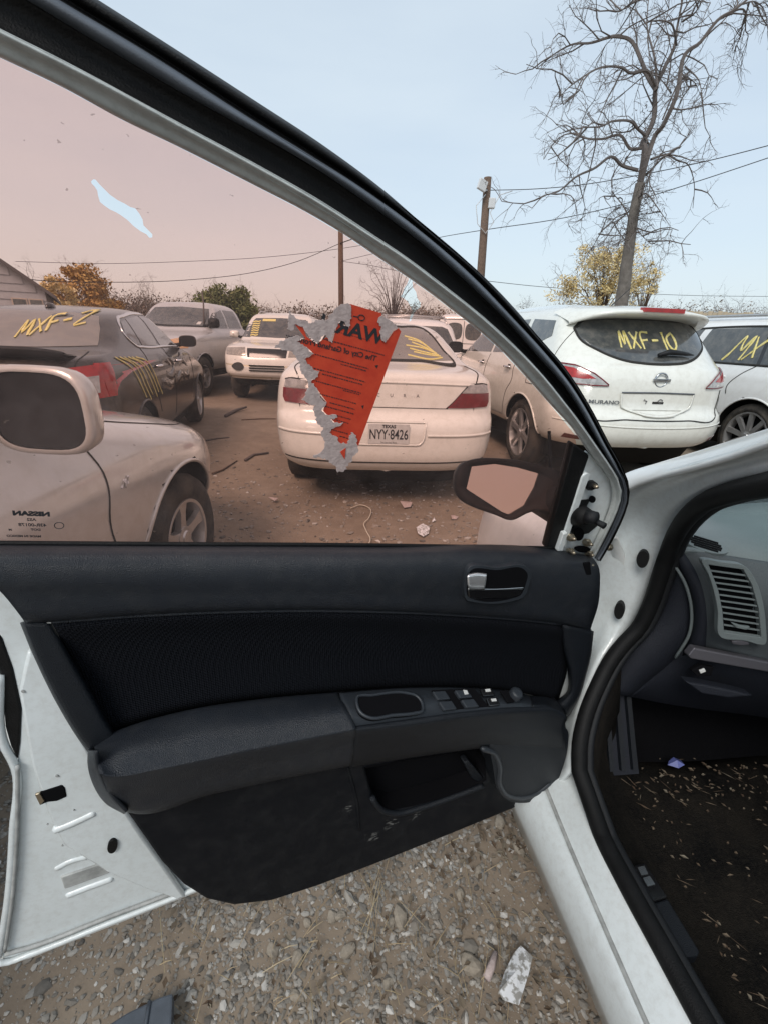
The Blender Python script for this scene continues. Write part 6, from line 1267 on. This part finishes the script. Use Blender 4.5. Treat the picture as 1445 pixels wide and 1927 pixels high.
def tall_tree():
    Y = 17.0; R = empty('bare_tree', (PY(1165, 592, Y).x, Y, 0)); tag(R, 'tall bare tree with drooping leafless branches rising behind the pearl white SUV', 'tree'); loc = Vector(R.location)
    T = Twigs(5); W = lambda pts, dy: [PY(x, y, Y+dy*(i/(len(pts)-1)))-loc for i, (x, y) in enumerate(pts)]
    mpp = Y/F*1.03
    base = PY(1160, 640, Y)-loc; base.z = 0
    tr = T.limb([base]+W([(1163, 600), (1170, 560), (1178, 500), (1188, 430), (1195, 385), (1204, 345)], 0), .25, .14, 24, 10)
    trunk = T.mb.build('trunk', 'bark', R, True); T.mb = MB()
    L = []
    L.append((W([(1204, 345), (1212, 300), (1218, 262), (1226, 220), (1236, 165), (1252, 125), (1272, 85), (1284, 40), (1290, -20), (1300, -90)], .6), .16, .04))
    L.append((W([(1203, 355), (1214, 310), (1228, 270), (1246, 225), (1262, 175), (1288, 125), (1318, 75), (1352, 35), (1395, 8), (1450, -40)], -1.0), .13, .03))
    for pts, dy, a, b in [([(1199, 320), (1178, 305), (1150, 299), (1120, 310), (1085, 330), (1050, 350), (1020, 372), (1000, 392)], -1.5, .09, .02), ([(1209, 278), (1190, 268), (1165, 260), (1130, 262), (1100, 258), (1070, 250), (1040, 270), (1022, 300)], 1.4, .08, .02),
        ([(1214, 255), (1205, 235), (1185, 223), (1155, 226), (1120, 240), (1080, 252), (1050, 252)], -2.0, .07, .018), ([(1234, 170), (1222, 140), (1210, 110), (1190, 82), (1160, 70), (1115, 68), (1080, 80), (1045, 98), (1008, 130)], 1.0, .10, .02), ([(1232, 160), (1218, 132), (1195, 122), (1160, 126), (1120, 138), (1080, 158), (1052, 182)], -2.2, .08, .02),
        ([(1236, 165), (1230, 110), (1222, 50), (1220, -10)], 2.0, .07, .02), ([(1272, 85), (1262, 50), (1230, 45), (1190, 55)], -1, .05, .015), ([(1224, 300), (1250, 292), (1278, 296), (1294, 318), (1304, 350), (1303, 392)], 1.5, .06, .015), ([(1215, 330), (1235, 305), (1265, 288), (1280, 276)], -1.5, .05, .012),
        ([(1352, 35), (1380, 28), (1398, 50), (1400, 90), (1386, 128)], 1, .05, .012), ([(1288, 125), (1310, 150), (1320, 190)], -1, .04, .01), ([(1262, 175), (1250, 145), (1225, 140)], 1, .04, .01), ([(1246, 225), (1275, 155), (1300, 150), (1320, 185)], 1, .04, .01), ([(1220, -10), (1190, 0), (1160, 10), (1135, -10)], 1, .05, .012),
        ([(1196, 385), (1175, 410), (1150, 420), (1125, 440)], 1, .05, .012), ([(1196, 375), (1215, 365), (1240, 385), (1260, 425)], -1, .05, .012), ([(1188, 425), (1168, 395), (1155, 372), (1150, 350)], 1, .04, .01), ([(1190, 420), (1205, 450), (1225, 460)], -1, .035, .01), ([(1284, 40), (1310, 10), (1330, -30)], -1, .05, .012), ([(1395, 8), (1420, 0), (1440, 30), (1444, 55)], 1, .04, .01)]: L.append((W(pts, dy), a, b))
    for pts, a, b in L:
        pts = [p+Vector((T.r.gauss(0, .06), T.r.gauss(0, .1), T.r.gauss(0, .06))) if 0 < i_ < len(pts)-1 else p for i_, p in enumerate(pts)]; q = T.limb(pts, a*.62, b*.55)
        for i in range(2, len(q)):
            d = (q[i]-q[i-1]).normalized()
            for k in range(1 if T.r.random() < .72 else 0):
                nd_ = (d*.6+Vector((T.r.gauss(0, .7), T.r.gauss(0, .7), T.r.gauss(-.1, .7)))); (T.grow(q[i], nd_, T.r.uniform(.3, .8), .011, 1, .35, .5) if T.r.random() < .68 else T.grow(q[i], nd_, T.r.uniform(.9, 1.7), .024, 3, .3, .5))
    for x, y in ((1185, 430), (1180, 450), (1190, 405), (1200, 360)):
        for k in range(6): T.grow(PY(x, y, Y)-loc, Vector((T.r.gauss(0, 1), T.r.gauss(0, 1), T.r.gauss(.1, .5))), T.r.uniform(.5, 1.2), .012, 2, .2)
    T.mb.build('crown', 'limb_bark', R)
    mb = MB()
    for x, y, n in ((1225, 385, 60), (1190, 415, 50), (1215, 210, 40), (1210, 450, 30), (1170, 300, 20)): leaves(mb, T.r, PY(x, y, Y)-loc, .45, n, .05)
    o = mb.build('dead_leaves', 'twig_dark', R); o['kind'] = 'stuff'
tall_tree()

def leafy_tree(name, label, cx, by, top, halfw, Y, leafm, nclump, nleaf, lsize, seed, twigs=10, crad=.28, barkm='brown_wood', fill=.7):
    b = PY(cx, by, Y); R = empty(name, (b.x, Y, 0)); tag(R, label, 'tree'); T = Twigs(seed); h = PY(cx, top, Y).z; w = abs(PY(cx+halfw, by, Y).x-b.x)
    T.limb([(0, 0, 0), (.05*w, 0, h*.25), (-.04*w, .1, h*.5)], .022*h+.02, .012*h, 10, 7); T.mb.build('trunk', barkm, R, True); T.mb = MB(); lv = MB()
    for i in range(nclump):
        a, k = T.r.uniform(0, 6.283), T.r.random()**.5; z = T.r.uniform(.22, .98); prof = math.sin(min(1, z*1.15)*math.pi*.86)**.6
        c = Vector((math.cos(a)*k*w*prof, math.sin(a)*k*w*prof, z*h)); st = Vector((c.x*.15, c.y*.15, h*min(.5, z*.7)))
        if i < twigs*4: T.limb([st, st.lerp(c, .5)+Vector((0, 0, .06*h)), c], .005*h, .0016*h, 6, 4)
        if twigs: T.grow(c, Vector((c.x, c.y, .4*h)), .17*h, .0022*h, 3 if not nleaf else 2, .1, .5)
        if nleaf: leaves(lv, T.r, c, crad*w*T.r.uniform(.5, 1.2), int(nleaf*T.r.uniform(.4, 1.5)), lsize, fill)
    T.mb.build('crown', barkm, R)
    if nleaf: o = lv.build('foliage', leafm, R); o['kind'] = 'stuff'
leafy_tree('yellow_tree', 'small yellow-leaved tree right behind the tall bare tree trunk', 1128, 600, 458, 90, 24.0, 'leaf_yellow', 140, 84, .07, 11, 14, .26)
leafy_tree('yellow_tree', 'thin wispy yellow tree to the side of the tall bare trunk', 1205, 600, 488, 34, 25.0, 'leaf_yellow', 34, 34, .075, 12, 7, .34)
leafy_tree('orange_tree', 'round orange-brown autumn tree next to the house', 165, 580, 505, 62, 38.0, 'leaf_orange', 80, 75, .13, 13, 10, .30)
leafy_tree('orange_tree', 'low gold autumn tree touching the house corner', 105, 580, 524, 40, 34.0, 'leaf_yellow', 40, 60, .12, 14, 6, .32)
leafy_tree('green_bush', 'green leafy thicket between the silver pickup and the boxy SUV', 430, 640, 546, 70, 17.0, 'leaf_green', 170, 110, .06, 15, 6, .24, fill=1.0)
leafy_tree('bare_tree', 'small bare tree standing behind the cream sedan roof', 738, 620, 500, 62, 24.0, None, 70, 0, .1, 16, 18, .3, 'twig_dark')
leafy_tree('bare_tree', 'thin bare tree showing above the silver pickup roof', 283, 590, 532, 22, 36.0, None, 40, 0, .1, 17, 10, .3, 'bark')
leafy_tree('bare_tree', 'small bare twiggy tree by the house roof edge', 66, 560, 505, 14, 34.0, None, 26, 0, .1, 18, 6, .3, 'twig_dark')
leafy_tree('bare_tree', 'stubby bare bush in front of the yellow tree', 1052, 592, 556, 18, 22.0, None, 22, 0, .1, 19, 6, .3, 'twig_dark')
leafy_tree('bare_tree', 'far round bare tree beside the utility pole wire', 985, 592, 570, 14, 60.0, None, 40, 0, .1, 20, 8, .3, 'twig_dark')
# far wood line: one mass
T = Twigs(30); lv = MB()
for i in range(430):
    px = T.r.uniform(-150, 1600); Y = T.r.uniform(45, 62); hz = 599+.04*px
    tp = float(np.interp(px, [-150, 250, 460, 640, 800, 960, 1200, 1300, 1445, 1600], [536, 546, 570, 573, 572, 580, 578, 566, 570, 562]))+T.r.uniform(-3, 20)
    p = PY(px, hz, Y); p.z = 0; h = max(1.6, PY(px, tp, Y).z)
    for k in range(5): T.grow(p+Vector((T.r.gauss(0, .6), T.r.gauss(0, .6), h*T.r.uniform(.1, .45))), Vector((T.r.gauss(0, .5), 0, 1)), h*T.r.uniform(.35, .6), .022, 2, 0)
    for k in range(8): leaves(lv, T.r, p+Vector((T.r.gauss(0, 1.3), T.r.gauss(0, .8), h*T.r.uniform(.1, .9))), 1.1, 24, .11)
tl = T.mb.build('treeline', 'twig_dark'); tag(tl, 'grey-brown winter wood line along the horizon', 'trees', kind='stuff')
o = lv.build('undergrowth', 'scrub'); tag(o, 'brown scrub and undergrowth filling the far wood line', 'scrub', kind='stuff')

# low tan fence behind the SUVs, board by board
fa, fb = PY(1185, 640, 27), PY(1500, 640, 25); fa.z = fb.z = 0; ft_ = empty('fence', fa); tag(ft_, 'low tan board fence running behind the white SUVs', 'fence')
d = fb-fa; n = 34
for i in range(n):
    a = d*(i/n); b_ = d*((i+.92)/n); h = 3.05+random.uniform(-.05, .05); nn = Vector((-d.y, d.x, 0)).normalized()*(.03+.012*(i % 2)); mesh('fence_board', [a, b_, b_+Vector((0, 0, h)), a+Vector((0, 0, h)), a+nn, b_+nn, b_+nn+Vector((0, 0, h)), a+nn+Vector((0, 0, h))], [(0, 1, 2, 3), (7, 6, 5, 4), (3, 2, 6, 7), (0, 3, 7, 4), (1, 5, 6, 2)], 'fence_tan', ft_, False)

# utility poles and wires
def pole(px_b, px_t, y_t, Y, r, label):
    t = PY(px_t, y_t, Y); b = PY(px_b, 640, Y); R = empty('utility_pole', (b.x, Y, 0)); tag(R, label, 'pole'); tp = t-Vector(R.location)
    tube('mast', [(0, 0, 0), tuple(tp*.5), tuple(tp)], [r*1.15, r*1.05, r*.9], 'pole_wood', R, 12); return R, tp
PA, ta = pole(897, 917, 334, 21.0, .16, 'brown wooden utility pole with a floodlight near its top')
mb = MB(); mb.box((-.42, -.30, -.62), (-.06, -.18, -.26)); o = mb.build('floodlight', 'floodlight', PA); o.location = ta; o.rotation_euler = (0, .3, .4); bevel(o, .02)
mb = MB(); mb.box((.10, -.25, -1.05), (.36, -.05, -.70)); o = mb.build('junction_box', 'floodlight', PA); o.location = ta; bevel(o, .03)
tube('bracket', [ta+Vector((0, -.15, -.45)), ta+Vector((-.2, -.2, -.5))], .03, 'floodlight', PA, 6)
tube('service_loop', [ta+Vector(v) for v in ((-.05, -.18, -.6), (-.38, -.25, -1.0), (-.25, -.25, -1.6), (.1, -.2, -1.9), (.38, -.2, -1.5), (.2, -.2, -1.2), (.5, -.2, -.6), (1.0, 0, -.4))], .018, 'floodlight', PA, 5)
PB, tb = pole(643, 641, 395, 34.0, .17, 'thin wooden utility pole seen through the tinted window')
tube('cross_bracket', [tb+Vector((0, -.2, -1.9)), tb+Vector((1.2, -.2, -1.5)), tb+Vector((1.6, -.2, -.6))], .03, 'wire', PB, 5)
def wire(pts, Ys, label, r=.014):
    q = resample([(x, y, Y) for (x, y), Y in zip(pts, Ys)], 40); o = tube('power_line', [PY(*p) for p in q], r, 'wire', None, 5); tag(o, label, 'wire', 'overhead power lines')
wire([(922, 358), (1000, 356), (1100, 347), (1200, 330), (1330, 303), (1460, 270), (1600, 232)], [21, 20.5, 20, 19, 18, 17, 16], 'upper overhead wire running from the floodlight pole past the tall bare tree')
wire([(640, 492), (700, 478), (830, 446), (915, 432), (1050, 412), (1150, 390), (1300, 345), (1460, 292), (1600, 245)], [34, 32, 26, 21, 20, 19, 18, 17, 16], 'lower overhead wire crossing the floodlight pole and sloping over the SUVs')
wire([(900, 527), (1000, 538), (1100, 546), (1200, 552), (1300, 556), (1460, 558)], [33, 36, 39, 41, 43, 46], 'distant low wire passing behind the yellow tree', .018)
wire([(30, 492), (200, 496), (350, 492), (500, 484), (640, 468), (720, 455)], [30, 31, 32, 33, 34, 34], 'level overhead wire running from the house to the thin pole')
wire([(0, 516), (60, 526), (200, 531), (350, 527), (480, 512), (560, 492), (640, 458)], [22, 24, 27, 30, 32, 33, 34], 'sagging overhead wire dropping from the thin pole to the house', .018)
wire([(646, 492), (700, 500), (760, 512), (840, 520), (900, 527)], [34, 34, 33.5, 33, 33], 'short drooping wire from the thin pole toward the floodlight pole')

# ------------------------------------------------------------------ bits on the ground
def flat_bit(name, label, cat, pts, m, z=.02, curl=.015, seed=0, group=None):
    r = random.Random(seed); P = [PZ(x, y, z) for x, y in pts]; c = sum(P, Vector())/len(P); c.z += curl
    vs = [p+Vector((0, 0, r.uniform(-.4, 1)*curl)) for p in P]+[c]; n = len(P); fs = [(i, (i+1) % n, n) for i in range(n)]
    o = mesh(name, vs, fs, m, None, False); solid(o, .003); tag(o, label, cat, group); return o
flat_bit('paper_scrap', 'pale crumpled paper scrap on the dirt behind the cream sedan', 'paper', [(783, 992), (795, 988), (808, 995), (806, 1004), (796, 1011), (786, 1005)], 'paper_white', seed=1)
flat_bit('paper_scrap', 'thin torn paper strip lying flat behind the cream sedan', 'paper', [(752, 946), (775, 948), (772, 953), (760, 955)], 'paper_grey', seed=2)
flat_bit('paper_scrap', 'tiny white folded scrap near the pale crumpled paper', 'paper', [(812, 982), (819, 981), (816, 973)], 'paper_white', seed=3)
flat_bit('paper_scrap', 'small tan leaf-like scrap by the open car door mirror', 'paper', [(848, 970), (862, 972), (858, 978), (850, 976)], 'paper_grey', seed=4)
flat_bit('paper_scrap', 'bent grey scrap on the dirt between silver sedan and cream sedan', 'paper', [(506, 938), (524, 940), (518, 944)], 'paper_grey', seed=6)
flat_bit('foil_wrapper', 'crumpled white and grey printed wrapper on the gravel by the sill', 'wrapper', [(978, 1784), (1000, 1806), (992, 1838), (974, 1898), (944, 1886), (936, 1872), (950, 1830), (966, 1798)], 'paper_white', .018, .014, 5)
o = tube('string', [PZ(x, y, .012) for x, y in resample([(660, 956), (680, 950), (698, 960), (694, 975), (685, 985), (690, 1000), (697, 1015), (692, 1028)], 40)], .004, 'cord', None, 5); tag(o, 'pale curling string on the dirt behind the cream sedan', 'string')
def stick(label, pts, r, m='brown_wood'): o = tube('stick', [PZ(x, y, r) for x, y in pts], [r, r, r*.7][:len(pts)] if len(pts) == 3 else r, m, None, 6); tag(o, label, 'stick')
stick('dark broken branch lying on the dirt ahead of the dark sedan', [(425, 783), (445, 772), (464, 766)], .026, 'twig_dark')
stick('forked dark root piece on the dirt beside the cream sedan', [(462, 866), (478, 856), (506, 852)], .016, 'twig_dark')
stick('thin straight twig by the silver sedan front wheel', [(400, 891), (420, 884), (447, 867)], .009, 'brown_wood')
stick('long thin twig lying across behind the boxy SUV', [(455, 790), (490, 788), (520, 788)], .009, 'brown_wood')
stick('short twig near the dark sedan wheel', [(388, 829), (410, 825), (432, 823)], .010, 'twig_dark')
stick('pale bone-like stick on the gravel by the white wrapper', [(914, 1842), (924, 1818), (932, 1792)], .009, 'paper_grey')
st = MB(); r = random.Random(8)
for i in range(170):
    px, py = r.uniform(300, 1080), r.uniform(1510, 1927); p = PZ(px, py, .008); a = r.uniform(0, 3.14) if i > 40 else r.gauss(1.6, .35); L = r.uniform(.02, .07) if i > 40 else r.uniform(.05, .14)
    if i < 12: p = PZ(r.gauss(700, 18), r.uniform(1640, 1760), .008)
    d = Vector((math.cos(a), math.sin(a), r.uniform(-.02, .1))); vs, fs = tube_data([p-d*L/2, p+Vector((0, 0, .004)), p+d*L/2], [.0008, .0011, .0006], 3, False); st.add(vs, fs)
o = st.build('straw', 'twig'); tag(o, 'dry straw stems strewn over the gravel below the door', 'straw', kind='stuff')
ch = MB(); r = random.Random(12)
for i in range(330):
    px, py = (r.uniform(250, 1120), r.uniform(1490, 1927)) if i < 210 else (r.gauss(960, 60), r.gauss(1560, 40)); p = PZ(px, py, .012); a = r.uniform(0, 6.28); L = r.uniform(.004, .013); w_ = L*r.uniform(.25, .7)
    d = Vector((math.cos(a), math.sin(a), r.uniform(-.3, .3))); nn = Vector((-d.y, d.x, r.uniform(-.3, .3))); ch.add([p-d*L, p+nn*w_+Vector((0, 0, .002)), p+d*L, p-nn*w_+Vector((0, 0, .002)), p-Vector((0, 0, .003))], [(0, 1, 2, 3), (0, 4, 1), (1, 4, 2), (2, 4, 3), (3, 4, 0)])
o = ch.build('leaf_litter', 'litter'); tag(o, 'brown leaf crumbs and wood chips among the gravel', 'litter', kind='stuff')
# black plastic trim piece
bp = [(205, 1927), (240, 1905), (300, 1876), (326, 1868), (322, 1960), (190, 1960)]
o = bevel(prism('plastic_trim', [PZ(x, y, .045) for x, y in bp], Vector((0, 0, -.03)), 'rubber_sheen'), .004); tag(o, 'black plastic trim piece lying on the gravel beneath the door corner', 'plastic piece')
q0 = PZ(270, 1960, .047); q1 = PZ(282, 1884, .047); c = tube('ridge', [q0, q1], .004, 'rubber_sheen', None, 6); c.parent = o
